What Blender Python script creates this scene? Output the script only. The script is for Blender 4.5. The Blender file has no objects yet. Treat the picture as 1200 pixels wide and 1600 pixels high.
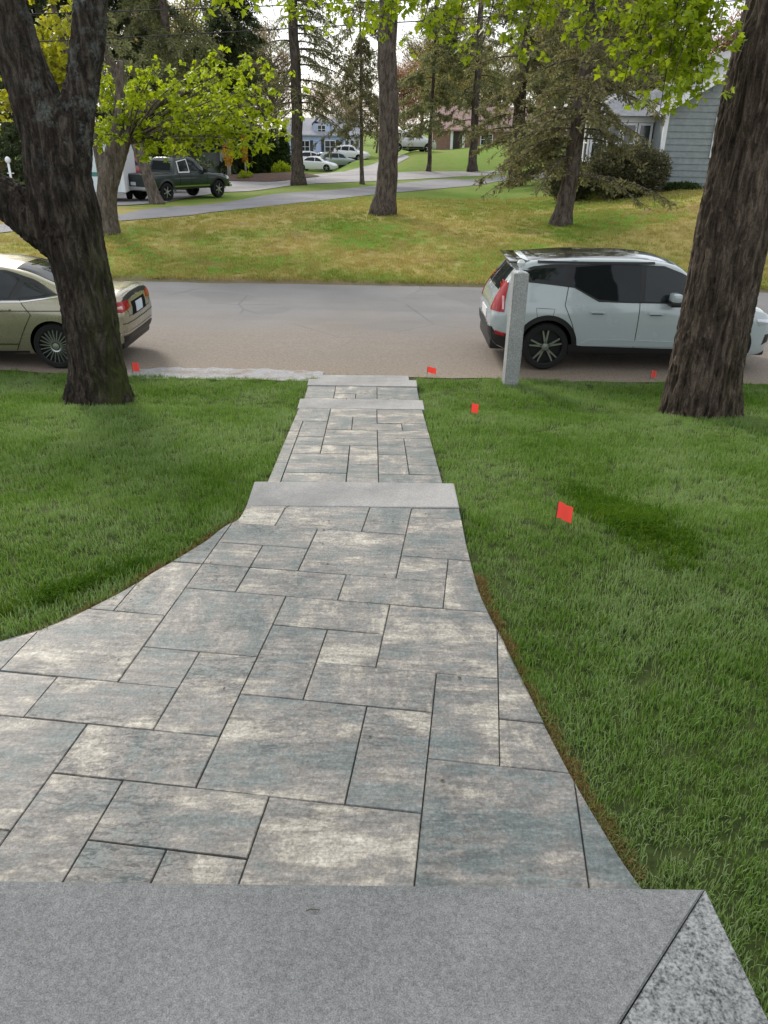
import bpy, bmesh, math, random
import numpy as np
from mathutils import Vector, Matrix, noise
from mathutils.bvhtree import BVHTree

# ------------------------------------------------------------------ camera, sky, sun, exposure
scene = bpy.context.scene
rad = math.radians
FOCAL, PITCH, ROLL, CAM_H = 1180.0, rad(26.5), rad(1.0), 3.25     # focal length in pixels of a 1200 x 1600 frame
cam_data = bpy.data.cameras.new("camera")
camera = bpy.data.objects.new("camera", cam_data)
scene.collection.objects.link(camera)
cam_data.sensor_fit = 'VERTICAL'
cam_data.sensor_height = 24.0
cam_data.lens = 24.0 * FOCAL / 1600.0
cam_data.clip_start, cam_data.clip_end = 0.05, 3000.0
_fw = np.array([0, math.cos(PITCH), -math.sin(PITCH)])
_u0 = np.array([0, math.sin(PITCH), math.cos(PITCH)])
_rt = math.cos(ROLL) * np.array([1.0, 0, 0]) + math.sin(ROLL) * _u0
_up = -math.sin(ROLL) * np.array([1.0, 0, 0]) + math.cos(ROLL) * _u0
CAM = np.array([0, 0, CAM_H])
camera.matrix_world = Matrix(((_rt[0], _up[0], -_fw[0], 0), (_rt[1], _up[1], -_fw[1], 0), (_rt[2], _up[2], -_fw[2], CAM_H), (0, 0, 0, 1)))
scene.camera = camera

SUN_ELEV, SUN_AZ = rad(32), rad(-28)          # azimuth from +Y (down the walk), negative = to the left
world = bpy.data.worlds.new("World")
scene.world = world
world.use_nodes = True
wt = world.node_tree
wt.nodes.clear()
w_out = wt.nodes.new('ShaderNodeOutputWorld')
w_bg = wt.nodes.new('ShaderNodeBackground')
w_bg.inputs['Strength'].default_value = 0.1
w_sky = wt.nodes.new('ShaderNodeTexSky')
w_sky.sky_type = 'NISHITA'
w_sky.sun_disc = False
w_sky.sun_elevation = SUN_ELEV
w_sky.sun_rotation = SUN_AZ
w_sky.air_density = 1.0
w_sky.dust_density = 2.0
w_tc = wt.nodes.new('ShaderNodeTexCoord')
w_map = wt.nodes.new('ShaderNodeMapping')
w_map.inputs['Scale'].default_value = (1.0, 1.0, 2.6)
w_noise = wt.nodes.new('ShaderNodeTexNoise')
w_noise.inputs['Scale'].default_value = 2.2
w_noise.inputs['Detail'].default_value = 7
w_noise.inputs['Roughness'].default_value = 0.55
w_ramp = wt.nodes.new('ShaderNodeValToRGB')
w_ramp.color_ramp.elements[0].position = 0.36
w_ramp.color_ramp.elements[0].color = (0.72, 0.72, 0.72, 1)
w_ramp.color_ramp.elements[1].position = 0.60
w_ramp.color_ramp.elements[1].color = (1, 1, 1, 1)
w_mix = wt.nodes.new('ShaderNodeMix')
w_mix.data_type = 'RGBA'
w_mix.inputs['B'].default_value = (5.6, 5.8, 6.1, 1)        # thin bright overcast
wt.links.new(w_tc.outputs['Generated'], w_map.inputs['Vector'])
wt.links.new(w_map.outputs['Vector'], w_noise.inputs['Vector'])
wt.links.new(w_noise.outputs['Fac'], w_ramp.inputs['Fac'])
wt.links.new(w_ramp.outputs['Color'], w_mix.inputs['Factor'])
wt.links.new(w_sky.outputs['Color'], w_mix.inputs['A'])
wt.links.new(w_mix.outputs['Result'], w_bg.inputs['Color'])
wt.links.new(w_bg.outputs['Background'], w_out.inputs['Surface'])

sun_data = bpy.data.lights.new("sun", 'SUN')
sun_data.energy = 1.5
sun_data.angle = rad(14)
sun_data.color = (1.0, 0.94, 0.85)
sun = bpy.data.objects.new("sun", sun_data)
scene.collection.objects.link(sun)
_sd = Vector((math.sin(SUN_AZ) * math.cos(SUN_ELEV), math.cos(SUN_AZ) * math.cos(SUN_ELEV), math.sin(SUN_ELEV)))
sun.rotation_euler = _sd.to_track_quat('Z', 'Y').to_euler()
sun.location = (0, 0, 30)

scene.view_settings.view_transform = 'Standard'
scene.view_settings.look = 'None'
scene.view_settings.exposure = 1.22
scene.view_settings.gamma = 1.0
scene.view_settings.use_curve_mapping = False
scene.render.engine = 'CYCLES'
scene.cycles.use_denoising = True
scene.cycles.max_bounces = 6
scene.cycles.transparent_max_bounces = 8

# ------------------------------------------------------------------ layout helpers
def ray(px, py):
    return _fw + (px - 600) / FOCAL * _rt - (py - 800) / FOCAL * _up
def at_y(px, py, y):
    d = ray(px, py); return CAM + d * (y / d[1])
def at_z(px, py, z):
    d = ray(px, py); return CAM + d * ((z - CAM_H) / d[2])
def px_per_m(p):
    return FOCAL / float((np.asarray(p) - CAM) @ _fw)
def sm(a, b, t):
    t = np.clip((t - a) / (b - a), 0, 1); return t * t * (3 - 2 * t)
def pchip(xs, ys):
    xs = np.array(xs, float); ys = np.array(ys, float)
    h = np.diff(xs); d = np.diff(ys) / h; m = np.zeros_like(xs)
    for i in range(1, len(xs) - 1):
        if d[i - 1] * d[i] > 0:
            w1, w2 = 2 * h[i] + h[i - 1], h[i] + 2 * h[i - 1]
            m[i] = (w1 + w2) / (w1 / d[i - 1] + w2 / d[i])
    m[0], m[-1] = d[0], d[-1]
    def f(x):
        x = np.clip(np.asarray(x, float), xs[0], xs[-1])
        i = np.clip(np.searchsorted(xs, x) - 1, 0, len(h) - 1)
        t = (x - xs[i]) / h[i]; t2 = t * t; t3 = t2 * t
        return (2 * t3 - 3 * t2 + 1) * ys[i] + (t3 - 2 * t2 + t) * h[i] * m[i] + (-2 * t3 + 3 * t2) * ys[i + 1] + (t3 - t2) * h[i] * m[i + 1]
    return f
LAWN_Z = pchip([-6, 0, 3, 4.6, 5.4, 7, 8.6, 9.0, 9.6, 10.5, 11.05, 11.3], [1.02, 0.98, 0.89, 0.84, 0.66, 0.46, 0.265, .165, 0.12, 0.055, 0.005, -0.04])
YB = [11.3, 18.7, 18.95, 21, 25, 29, 36, 48, 70, 90, 130, 220, 700]
ZB = [-.04, -.04, .07, .22, .5, .66, .62, .5, .5, .6, 1.2, 3.0, 6.0]
def terr(x, y):
    x = np.asarray(x, float); y = np.asarray(y, float)
    z = np.where(y < 11.3, LAWN_Z(np.minimum(y, 11.3)), np.interp(y, YB, ZB))
    z = z + sm(5, 13, x) * sm(21, 29, y) * 0.85
    z = z + 1.4 * sm(62, 79, y) * (1 - sm(98, 125, y)) * sm(-2, 2.5, x) * (1 - sm(18, 28, x))
    z = z - .28 * sm(29, 38, y) * (1 - sm(-8.5, -5, x)) * (1 - sm(60, 75, y))
    z = z - .95 * sm(58, 90, y) * (1 - sm(-6.5, -3.5, x)) * (1 - sm(96, 112, y))
    return z
def ground_at(px, py):
    d = ray(px, py)
    t = np.arange(15, 420, .05)
    p = CAM[None, :] + t[:, None] * d[None, :]
    i = int(np.argmax(p[:, 2] < terr(p[:, 0], p[:, 1])))
    return p[i]

# ------------------------------------------------------------------ object helpers
COL = scene.collection
def link(o, parent=None):
    COL.objects.link(o)
    if parent is not None:
        o.parent = parent
    return o
def tag(o, label=None, cat=None, group=None, kind=None):
    if label: o['label'] = label
    if cat: o['category'] = cat
    if group: o['group'] = group
    if kind: o['kind'] = kind
    return o
def empty(name, loc=(0, 0, 0), rz=0.0, label=None, cat=None, group=None):
    o = bpy.data.objects.new(name, None)
    o.empty_display_size = 0.2
    o.location = loc; o.rotation_euler = (0, 0, rz)
    link(o)
    return tag(o, label, cat, group)
class MB:
    """collects vertices and faces, then builds ONE mesh object"""
    def __init__(s):
        s.v = []; s.f = []; s.m = []; s.mi = 0
    def add(s, vs, fs):
        b = len(s.v); s.v.extend([tuple(map(float, q)) for q in vs])
        for f in fs:
            s.f.append(tuple(b + i for i in f)); s.m.append(s.mi)
        return s
    def box(s, x0, x1, y0, y1, z0, z1):
        vs = [(x, y, z) for z in (z0, z1) for y in (y0, y1) for x in (x0, x1)]
        return s.add(vs, [(0, 2, 3, 1), (4, 5, 7, 6), (0, 1, 5, 4), (2, 6, 7, 3), (0, 4, 6, 2), (1, 3, 7, 5)])
    def tube(s, pts, rs, n=8, cap=True):
        pts = [Vector(p) for p in pts]
        if not hasattr(rs, '__len__'): rs = [rs] * len(pts)
        rings = []; ref = None
        for i, p in enumerate(pts):
            t = (pts[min(i + 1, len(pts) - 1)] - pts[max(i - 1, 0)])
            if t.length < 1e-9: t = Vector((0, 0, 1))
            t.normalize()
            if ref is None:
                ref = Vector((1, 0, 0)) if abs(t.x) < .9 else Vector((0, 1, 0))
            a = (ref - t * ref.dot(t)).normalized(); b = t.cross(a); ref = a
            rings.append([p + (a * math.cos(2 * math.pi * k / n) + b * math.sin(2 * math.pi * k / n)) * rs[i] for k in range(n)])
        vs = [q for r in rings for q in r]; fs = []
        for i in range(len(pts) - 1):
            for k in range(n):
                k2 = (k + 1) % n
                fs.append((i * n + k, i * n + k2, (i + 1) * n + k2, (i + 1) * n + k))
        if cap:
            fs.append(tuple(range(n - 1, -1, -1))); fs.append(tuple((len(pts) - 1) * n + k for k in range(n)))
        return s.add(vs, fs)
    def lathe(s, prof, n=24, axis='y', c=(0, 0, 0)):
        """prof = [(r, h)], revolved about the axis through c"""
        vs = []; fs = []
        for r, h in prof:
            for k in range(n):
                a = 2 * math.pi * k / n; ca, sa = r * math.cos(a), r * math.sin(a)
                vs.append({'y': (c[0] + ca, c[1] + h, c[2] + sa), 'z': (c[0] + ca, c[1] + sa, c[2] + h), 'x': (c[0] + h, c[1] + ca, c[2] + sa)}[axis])
        for i in range(len(prof) - 1):
            for k in range(n):
                k2 = (k + 1) % n
                fs.append((i * n + k, i * n + k2, (i + 1) * n + k2, (i + 1) * n + k))
        return s.add(vs, fs)
    def prism(s, poly, z0, z1):
        n = len(poly)
        vs = [(x, y, z0) for x, y in poly] + [(x, y, z1) for x, y in poly]
        return s.add(vs, [tuple(range(n - 1, -1, -1)), tuple(range(n, 2 * n))] + [(k, (k + 1) % n, n + (k + 1) % n, n + k) for k in range(n)])
    def mesh(s, name, mats, smooth=False, angle=None):
        me = bpy.data.meshes.new(name)
        me.from_pydata(s.v, [], s.f)
        mats = mats if isinstance(mats, (list, tuple)) else [mats]
        for m in mats: me.materials.append(m)
        if len(mats) > 1: me.polygons.foreach_set('material_index', s.m)
        if smooth:
            me.polygons.foreach_set('use_smooth', [True] * len(me.polygons))
            if angle is not None: me.set_sharp_from_angle(angle=rad(angle))
        me.update()
        return me
    def build(s, name, mats, parent=None, smooth=False, angle=None, fix=False):
        me = s.mesh(name, mats, smooth, angle)
        if fix:
            bm = bmesh.new(); bm.from_mesh(me); bmesh.ops.recalc_face_normals(bm, faces=bm.faces); bm.to_mesh(me); bm.free()
        o = bpy.data.objects.new(name, me)
        return link(o, parent)
def np_mesh(name, verts, tris, mat, smooth=False):
    """fast mesh from numpy arrays (all faces the same corner count)"""
    me = bpy.data.meshes.new(name)
    k = tris.shape[1]
    me.vertices.add(len(verts)); me.vertices.foreach_set('co', np.ascontiguousarray(verts, dtype=np.float32).ravel())
    me.loops.add(tris.size); me.loops.foreach_set('vertex_index', np.ascontiguousarray(tris, dtype=np.int32).ravel())
    me.polygons.add(len(tris)); me.polygons.foreach_set('loop_start', np.arange(0, tris.size, k, dtype=np.int32))
    if smooth: me.polygons.foreach_set('use_smooth', np.ones(len(tris), dtype=bool))
    me.materials.append(mat)
    me.update(calc_edges=True)
    return me
def bevel_obj(o, w, seg=2):
    bm = bmesh.new(); bm.from_mesh(o.data)
    bmesh.ops.bevel(bm, geom=[e for e in bm.edges], offset=w, segments=seg, profile=.6, affect='EDGES')
    bm.to_mesh(o.data); bm.free(); return o
def bake(o):
    """apply the modifiers of a linked object in place"""
    dg = bpy.context.evaluated_depsgraph_get(); dg.update()
    me = bpy.data.meshes.new_from_object(o.evaluated_get(dg))
    o.modifiers.clear(); o.data = me
    return o

# ------------------------------------------------------------------ materials
def mat(name, col=(.5, .5, .5), rough=.6, metal=0.0, spec=.5, coat=0.0):
    m = bpy.data.materials.new(name); m.use_nodes = True
    b = m.node_tree.nodes['Principled BSDF']
    b.inputs['Base Color'].default_value = (*col, 1)
    b.inputs['Roughness'].default_value = rough
    b.inputs['Metallic'].default_value = metal
    b.inputs['Specular IOR Level'].default_value = spec
    if coat: b.inputs['Coat Weight'].default_value = coat; b.inputs['Coat Roughness'].default_value = .05
    return m
class N:
    """small wrapper for wiring procedural materials"""
    def __init__(s, m):
        s.m = m; s.t = m.node_tree; s.b = s.t.nodes['Principled BSDF']
    def n(s, typ, **kw):
        nd = s.t.nodes.new(typ)
        for k, v in kw.items():
            if k in nd.inputs.keys(): 
                try: nd.inputs[k].default_value = v
                except TypeError: s.l(v, nd.inputs[k])
            else: setattr(nd, k, v)
        return nd
    def l(s, a, b): s.t.links.new(a, b)
    def coord(s, kind='Object', scale=(1, 1, 1), rot=(0, 0, 0), loc=None):
        tc = s.n('ShaderNodeTexCoord'); mp = s.n('ShaderNodeMapping')
        mp.inputs['Scale'].default_value = scale; mp.inputs['Rotation'].default_value = rot
        if loc is not None: s.l(loc, mp.inputs['Location'])
        s.l(tc.outputs[kind], mp.inputs['Vector']); return mp.outputs['Vector']
    def noise(s, vec, scale, detail=5, rough=.55, dist=0.0):
        nd = s.n('ShaderNodeTexNoise'); nd.inputs['Scale'].default_value = scale; nd.inputs['Detail'].default_value = detail
        nd.inputs['Roughness'].default_value = rough; nd.inputs['Distortion'].default_value = dist
        s.l(vec, nd.inputs['Vector']); return nd.outputs['Fac']
    def ramp(s, fac, stops, interp='LINEAR'):
        nd = s.n('ShaderNodeValToRGB'); cr = nd.color_ramp; cr.interpolation = interp
        while len(cr.elements) < len(stops): cr.elements.new(.5)
        for e, (p, c) in zip(cr.elements, stops):
            e.position = p; e.color = (*c, 1) if hasattr(c, '__len__') else (c, c, c, 1)
        s.l(fac, nd.inputs['Fac']); return nd.outputs['Color']
    def mix(s, fac, a, b, mode='MIX'):
        nd = s.n('ShaderNodeMix'); nd.data_type = 'RGBA'; nd.blend_type = mode
        for sock, v in (('Factor', fac), ('A', a), ('B', b)):
            if isinstance(v, (int, float)): nd.inputs[sock].default_value = v if sock == 'Factor' else (v, v, v, 1)
            elif isinstance(v, tuple): nd.inputs[sock].default_value = (*v, 1)
            else: s.l(v, nd.inputs[sock])
        return nd.outputs['Result']
    def math(s, op, a, b=0.0):
        nd = s.n('ShaderNodeMath'); nd.operation = op
        for i, v in enumerate((a, b)):
            if isinstance(v, (int, float)): nd.inputs[i].default_value = v
            else: s.l(v, nd.inputs[i])
        return nd.outputs[0]
    def bump(s, h, strength=.4, dist=.01, prev=None):
        nd = s.n('ShaderNodeBump'); nd.inputs['Strength'].default_value = strength; nd.inputs['Distance'].default_value = dist
        s.l(h, nd.inputs['Height'])
        if prev is not None: s.l(prev, nd.inputs['Normal'])
        s.l(nd.outputs['Normal'], s.b.inputs['Normal']); return nd.outputs['Normal']
    def col(s, c): s.l(c, s.b.inputs['Base Color'])
    def rough(s, c): s.l(c, s.b.inputs['Roughness'])

def m_paver():
    m = mat('concrete_paver', rough=.5, spec=.5); k = N(m)
    oi = k.n('ShaderNodeObjectInfo')
    off = k.n('ShaderNodeCombineXYZ'); r40 = k.math('MULTIPLY', oi.outputs['Random'], 87.0)
    k.l(r40, off.inputs[0]); k.l(k.math('MULTIPLY', oi.outputs['Random'], 31.0), off.inputs[1])
    v = k.coord('Object', loc=off.outputs[0])
    # streaks run along or across each slab, broken up by blotches of cream and blue-grey
    vs = k.coord('Object', scale=(1.0, 4.6, 1), loc=off.outputs[0]); vt = k.coord('Object', scale=(4.6, 1.1, 1), loc=off.outputs[0])
    n1 = k.noise(vs, 1.1, 10, .70, .1); n2 = k.noise(vt, 1.1, 10, .70, .1)
    pick = k.math('GREATER_THAN', k.math('FRACT', k.math('MULTIPLY', oi.outputs['Random'], 7.31)), .72)
    st = k.mix(pick, n1, n2)
    blot = k.noise(v, 4.6, 11, .72, .15)
    f = k.math('ADD', k.math('MULTIPLY', st, .55), k.math('MULTIPLY', blot, .45))
    f = k.math('ADD', k.math('MULTIPLY', k.math('SUBTRACT', f, .5), 1.35), .487)
    f = k.math('ADD', f, k.math('MULTIPLY', k.math('SUBTRACT', k.math('FRACT', k.math('MULTIPLY', oi.outputs['Random'], 13.7)), .5), .075))
    c = k.ramp(f, [(.385, (.108, .130, .128)), (.435, (.148, .164, .157)), (.475, (.180, .171, .160)), (.53, (.228, .212, .192)), (.575, (.335, .305, .255)), (.64, (.42, .39, .335))])
    fine = k.noise(v, 70, 8, .75)
    c = k.mix(.7, c, k.ramp(fine, [(.35, .22), (.5, .47), (.65, .80)]), 'OVERLAY')
    c = k.mix(.7, c, k.ramp(k.noise(vs, 6.5, 9, .74, .2), [(.36, .26), (.5, .48), (.64, .76)]), 'OVERLAY')
    pits = k.noise(v, 30, 6, .72)
    c = k.mix(k.ramp(pits, [(.56, 0.0), (.66, .6)]), c, (.085, .084, .082))
    k.col(c)
    k.rough(k.ramp(blot, [(.3, .34), (.7, .52)]))
    vc = k.coord('Object', scale=(1.2, 3.0, 1), loc=off.outputs[0])
    cleft = k.noise(vc, 2.6, 9, .68, .0)
    cm = k.ramp(k.noise(v, 2.1, 3, .5), [(.48, .05), (.62, 1.0)])
    nb = k.bump(k.math('MULTIPLY', cm, k.ramp(cleft, [(.43, 0.0), (.465, .5), (.535, .5), (.57, 1.0)])), .55, .012)
    nb = k.bump(pits, .75, .009, nb)
    k.bump(fine, .45, .004, nb)
    return m
def m_granite(name, base=.27, dark=.10, tint=(1, 1, 1.02), scale=260, spread=.12, stain=.3):
    m = mat(name, rough=.72, spec=.4); k = N(m); v = k.coord('Object')
    a = k.noise(v, scale, 3, .7); b = k.noise(v, scale * .34, 4, .7)
    f = k.math('ADD', k.math('MULTIPLY', a, .6), k.math('MULTIPLY', b, .4))
    lo, hi = dark, base * 1.65
    c = k.ramp(f, [(.5 - spread * 1.1, tuple(lo * t for t in tint)), (.5, tuple(base * t for t in tint)), (.5 + spread, tuple(hi * t for t in tint))])
    big = k.noise(v, 2.3, 5, .6)
    c = k.mix(stain, c, k.ramp(big, [(.35, (.36, .36, .36)), (.65, (.64, .63, .62))]), 'OVERLAY')
    k.col(c)
    nb = k.bump(k.noise(v, 60, 5, .6), .25, .004); k.bump(a, .2, .002, nb)
    return m
def m_bark(name, cols, zs=.22, scale=16, moss=0.0, lichen=0.0, bump=.6):
    m = mat(name, rough=.92, spec=.15); k = N(m)
    v = k.coord('Object', scale=(1, 1, zs)); v0 = k.coord('Object')
    n1 = k.noise(v, scale, 8, .65, .6); n2 = k.noise(v0, scale * 3, 5, .6)
    f = k.math('ADD', k.math('MULTIPLY', n1, .8), k.math('MULTIPLY', n2, .2))
    c = k.ramp(f, [(.36, cols[0]), (.5, cols[1]), (.64, cols[2])])
    if moss:
        sx = k.n('ShaderNodeSeparateXYZ'); tc = k.n('ShaderNodeTexCoord'); k.l(tc.outputs['Object'], sx.inputs[0])
        side = k.ramp(k.math('ADD', sx.outputs[0], k.math('MULTIPLY', sx.outputs[1], -.35)), [(.12, 0.0), (.42, 1.0)])
        low = k.ramp(k.math('MULTIPLY', sx.outputs[2], .3), [(.35, 1.0), (.8, .0)])
        mm = k.math('MULTIPLY', k.math('MULTIPLY', side, low), k.ramp(k.noise(v, 9, 5, .6), [(.4, 0.0), (.6, moss)]))
        c = k.mix(mm, c, (.045, .055, .014))
    if lichen:
        sx2 = k.n('ShaderNodeSeparateXYZ'); tc2 = k.n('ShaderNodeTexCoord'); k.l(tc2.outputs['Object'], sx2.inputs[0])
        hi = k.ramp(k.math('MULTIPLY', sx2.outputs[2], .2), [(.48, 0.0), (.62, 1.0)])
        lim = k.ramp(k.math('ADD', sx2.outputs[0], .5), [(.22, .12), (.48, 1.0)])
        ll = k.math('MULTIPLY', k.math('MULTIPLY', hi, lim), k.math('MULTIPLY', k.ramp(k.noise(v0, 5.5, 8, .72), [(.50, 0.0), (.60, lichen)]), k.ramp(k.noise(v0, 34, 5, .7), [(.42, .25), (.6, 1.0)])))
        c = k.mix(ll, c, (.12, .13, .12))
    k.col(c)
    nb = k.bump(n1, bump, .03); k.bump(n2, .4, .006, nb)
    return m
def m_leaf(name, c0, c1, trans=.45, rough=.5):
    """thin leaf: diffuse reflection plus light let through from behind"""
    m = mat(name, rough=rough, spec=.3); k = N(m)
    oi = k.n('ShaderNodeNewGeometry')
    v = k.coord('Object')
    f = k.noise(v, 2.2, 4, .6)
    f2 = k.n('ShaderNodeTexWhiteNoise'); f2.noise_dimensions = '1D'; k.l(oi.outputs['Random Per Island'], f2.inputs['W'])
    ff = k.math('ADD', k.math('MULTIPLY', f, .5), k.math('MULTIPLY', f2.outputs['Value'], .5))
    c = k.ramp(ff, [(.2, c0), (.8, c1)])
    k.col(c)
    tr = k.n('ShaderNodeBsdfTranslucent'); k.l(k.mix(.5, c, (c1[0] * 1.15, c1[1] * 1.1, c1[2] * .6)), tr.inputs['Color'])
    mx = k.n('ShaderNodeMixShader'); mx.inputs['Fac'].default_value = trans
    out = k.t.nodes['Material Output']
    k.l(k.b.outputs[0], mx.inputs[1]); k.l(tr.outputs[0], mx.inputs[2]); k.l(mx.outputs[0], out.inputs['Surface'])
    return m
def m_grass(name, cols, trans=.3, rough=.6, spec=.12, psc=.85):
    """blade colour varies by tuft place (patches of the lawn) and blade by blade"""
    m = mat(name, rough=rough, spec=spec); k = N(m)
    oi = k.n('ShaderNodeObjectInfo'); geo = k.n('ShaderNodeNewGeometry')
    f = k.noise(oi.outputs['Location'], psc, 5, .6); f1 = k.noise(oi.outputs['Location'], 4.5, 3, .6)
    ff = k.math('ADD', k.math('ADD', k.math('MULTIPLY', f, .62), k.math('MULTIPLY', f1, .18)), k.math('MULTIPLY', geo.outputs['Random Per Island'], .22))
    c = k.ramp(ff, [(.35, cols[0]), (.45, cols[1]), (.55, cols[2]), (.64, cols[3])])
    k.col(c)
    tr = k.n('ShaderNodeBsdfTranslucent'); k.l(k.mix(1.0, c, (1.5, 1.5, .9), 'MULTIPLY'), tr.inputs['Color'])
    mx = k.n('ShaderNodeMixShader'); mx.inputs['Fac'].default_value = trans
    out = k.t.nodes['Material Output']
    k.l(k.b.outputs[0], mx.inputs[1]); k.l(tr.outputs[0], mx.inputs[2]); k.l(mx.outputs[0], out.inputs['Surface'])
    return m
def m_paint(name, col, rough=.28, metal=0.0, coat=1.0):
    m = mat(name, col, rough, metal, .5, coat); k = N(m); v = k.coord('Object')
    d = k.noise(v, 3.0, 6, .65)
    k.col(k.mix(k.ramp(d, [(.45, 0.0), (.75, .10)]), tuple(col), tuple(.72 * q + .02 for q in col)))
    k.rough(k.ramp(d, [(.4, rough), (.8, min(1, rough + .12))]))
    return m

# ------------------------------------------------------------------ ground and roads
def m_soil():
    m = mat('lawn_soil', rough=.95, spec=.1); k = N(m); v = k.coord('Object')
    n = k.noise(v, 14, 6, .65); g = k.noise(v, 1.1, 4, .6)
    c = k.ramp(n, [(.35, (.030, .042, .014)), (.65, (.06, .08, .024))])
    k.col(k.mix(k.ramp(g, [(.5, 0.0), (.7, .5)]), c, (.040, .060, .014))); k.bump(n, .8, .03)
    return m
def m_farlawn():
    m = mat('patchy_lawn', rough=.95, spec=.1); k = N(m); v = k.coord('Object')
    a = k.noise(v, .22, 5, .6, .4); b = k.noise(v, 1.3, 6, .65); f = k.noise(v, 16, 5, .7)
    sx = k.n('ShaderNodeSeparateXYZ'); tc = k.n('ShaderNodeTexCoord'); k.l(tc.outputs['Object'], sx.inputs[0])
    green = (.110, .215, .020); lush = (.125, .215, .030); straw = (.33, .275, .095); brown = (.23, .155, .07)
    near = k.mix(k.ramp(k.math('ADD', k.math('MULTIPLY', a, .75), k.math('MULTIPLY', b, .25)), [(.43, 0.0), (.53, 1.0)]), green, straw)
    edge = k.ramp(k.math('ADD', k.math('SUBTRACT', sx.outputs[1], 18.6), k.math('MULTIPLY', b, .5)), [(.55, .9), (1.0, 0.0)])
    near = k.mix(edge, near, (.16, .125, .075))
    near = k.mix(k.ramp(k.noise(v, .55, 5, .6, .6), [(.56, 0.0), (.66, .85)]), near, brown)
    # the lawns round the far houses are lusher than the dry bank along the street
    far = k.ramp(k.math('MULTIPLY', sx.outputs[1], .01), [(.30, 0.0), (.40, 1.0)])
    c = k.mix(far, near, k.mix(k.ramp(k.math('ADD', k.math('MULTIPLY', a, .5), k.math('MULTIPLY', b, .5)), [(.42, 0.0), (.6, .8)]), lush, (.20, .215, .06)))
    c = k.mix(.5, c, k.ramp(f, [(.3, .32), (.7, .70)]), 'OVERLAY')
    k.col(c); k.bump(f, .7, .05)
    return m
def m_asphalt(name, base, sand=None, y0=0, y1=1, crack=.5):
    m = mat(name, rough=.85, spec=.3); k = N(m); v = k.coord('Object')
    f = k.noise(v, 90, 4, .75); g = k.noise(v, .7, 6, .62); st = k.noise(k.coord('Object', scale=(.12, 1.6, 1)), 1.0, 5, .6)
    c = k.mix(.5, tuple(base), k.ramp(f, [(.3, .30), (.7, .72)]), 'OVERLAY')
    c = k.mix(.55, c, k.ramp(g, [(.3, .40), (.7, .60)]), 'OVERLAY')
    c = k.mix(.5, c, k.ramp(st, [(.3, .42), (.7, .60)]), 'OVERLAY')
    cr = k.n('ShaderNodeTexVoronoi'); cr.feature = 'DISTANCE_TO_EDGE'; cr.inputs['Scale'].default_value = .42; k.l(k.mix(.16, v, k.n('ShaderNodeTexNoise', Scale=1.6, Detail=6).outputs['Color']), cr.inputs['Vector'])
    c = k.mix(k.math('MULTIPLY', k.ramp(cr.outputs['Distance'], [(.0, .42), (.012, 0.0)]), k.ramp(k.noise(v, .5, 3, .5), [(.45, 0.0), (.58, 1.0)])), c, (.06, .055, .055))
    c = k.mix(k.ramp(k.noise(v, .33, 2, .4), [(.56, 0.0), (.575, .3)]), c, (.12, .117, .118))
    if sand:
        sx = k.n('ShaderNodeSeparateXYZ'); tc = k.n('ShaderNodeTexCoord'); k.l(tc.outputs['Object'], sx.inputs[0])
        yy = k.math('ADD', sx.outputs[1], k.math('MULTIPLY', k.math('SUBTRACT', k.noise(v, .55, 5, .6), .5), 3.4))
        fac = k.ramp(k.math('DIVIDE', k.math('SUBTRACT', yy, y0), y1 - y0), [(0.0, .95), (.5, .62), (1.0, 0.0)])
        sc = k.ramp(k.noise(v, 26, 6, .7), [(.3, sand[0]), (.5, sand[1]), (.72, sand[2])])
        c = k.mix(fac, c, sc)
    k.col(c); k.bump(f, .6, .01)
    return m
SOIL, FARLAWN = m_soil(), m_farlawn()
def spaced(stops):
    out = []
    for a, b, d in stops:
        out += list(np.arange(a, b, d))
    return out + [stops[-1][1]]
gx = spaced([(-400, -100, 50), (-100, -30, 7), (-30, -12, 1.2), (-12, 16, .4), (16, 40, 1.6), (40, 100, 10), (100, 400, 50)])
gy = spaced([(-8, 12, .25), (12, 18.4, 1.0), (18.4, 19.6, .15), (19.6, 36, .5), (36, 60, 1.0), (60, 130, 2.0), (130, 700, 30)])
GX, GY = np.meshgrid(gx, gy)
GZ = terr(GX, GY)
nx, ny = len(gx), len(gy)
ii = (np.arange(ny - 1)[:, None] * nx + np.arange(nx - 1)[None, :]).ravel()
quads = np.stack([ii, ii + 1, ii + nx + 1, ii + nx], 1)
gme = np_mesh('ground', np.stack([GX.ravel(), GY.ravel(), GZ.ravel()], 1), quads, SOIL, True)
gme.materials.append(FARLAWN)
gme.polygons.foreach_set('material_index', (GY[:-1, :-1].ravel() > 12).astype(np.int32))
ground = link(bpy.data.objects.new('ground', gme)); tag(ground, kind='structure')

def sheet(name, near, far, material, dz, nu=10, kind='structure', flat=None):
    """a strip of paving between two edge lines, laid on the terrain"""
    near, far = np.array(near), np.array(far)
    rows = []
    for j in range(nu + 1):
        p = near + (far - near) * (j / nu)
        z = (terr(p[:, 0], p[:, 1]) + dz) if flat is None else flat(p[:, 0], p[:, 1])
        rows.append(np.stack([p[:, 0], p[:, 1], z], 1))
    n = len(near); v = np.concatenate(rows)
    ii = (np.arange(nu)[:, None] * n + np.arange(n - 1)[None, :]).ravel()
    me = np_mesh(name, v, np.stack([ii, ii + 1, ii + n + 1, ii + n], 1), material, True)
    o = link(bpy.data.objects.new(name, me)); tag(o, kind=kind); return o
ASPH = m_asphalt('worn_asphalt', (.178, .172, .170), ((.135, .105, .080), (.205, .163, .126), (.285, .240, .195)), 11.0, 15.6)
random.seed(4)
xs = np.linspace(-90, 90, 361)
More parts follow.
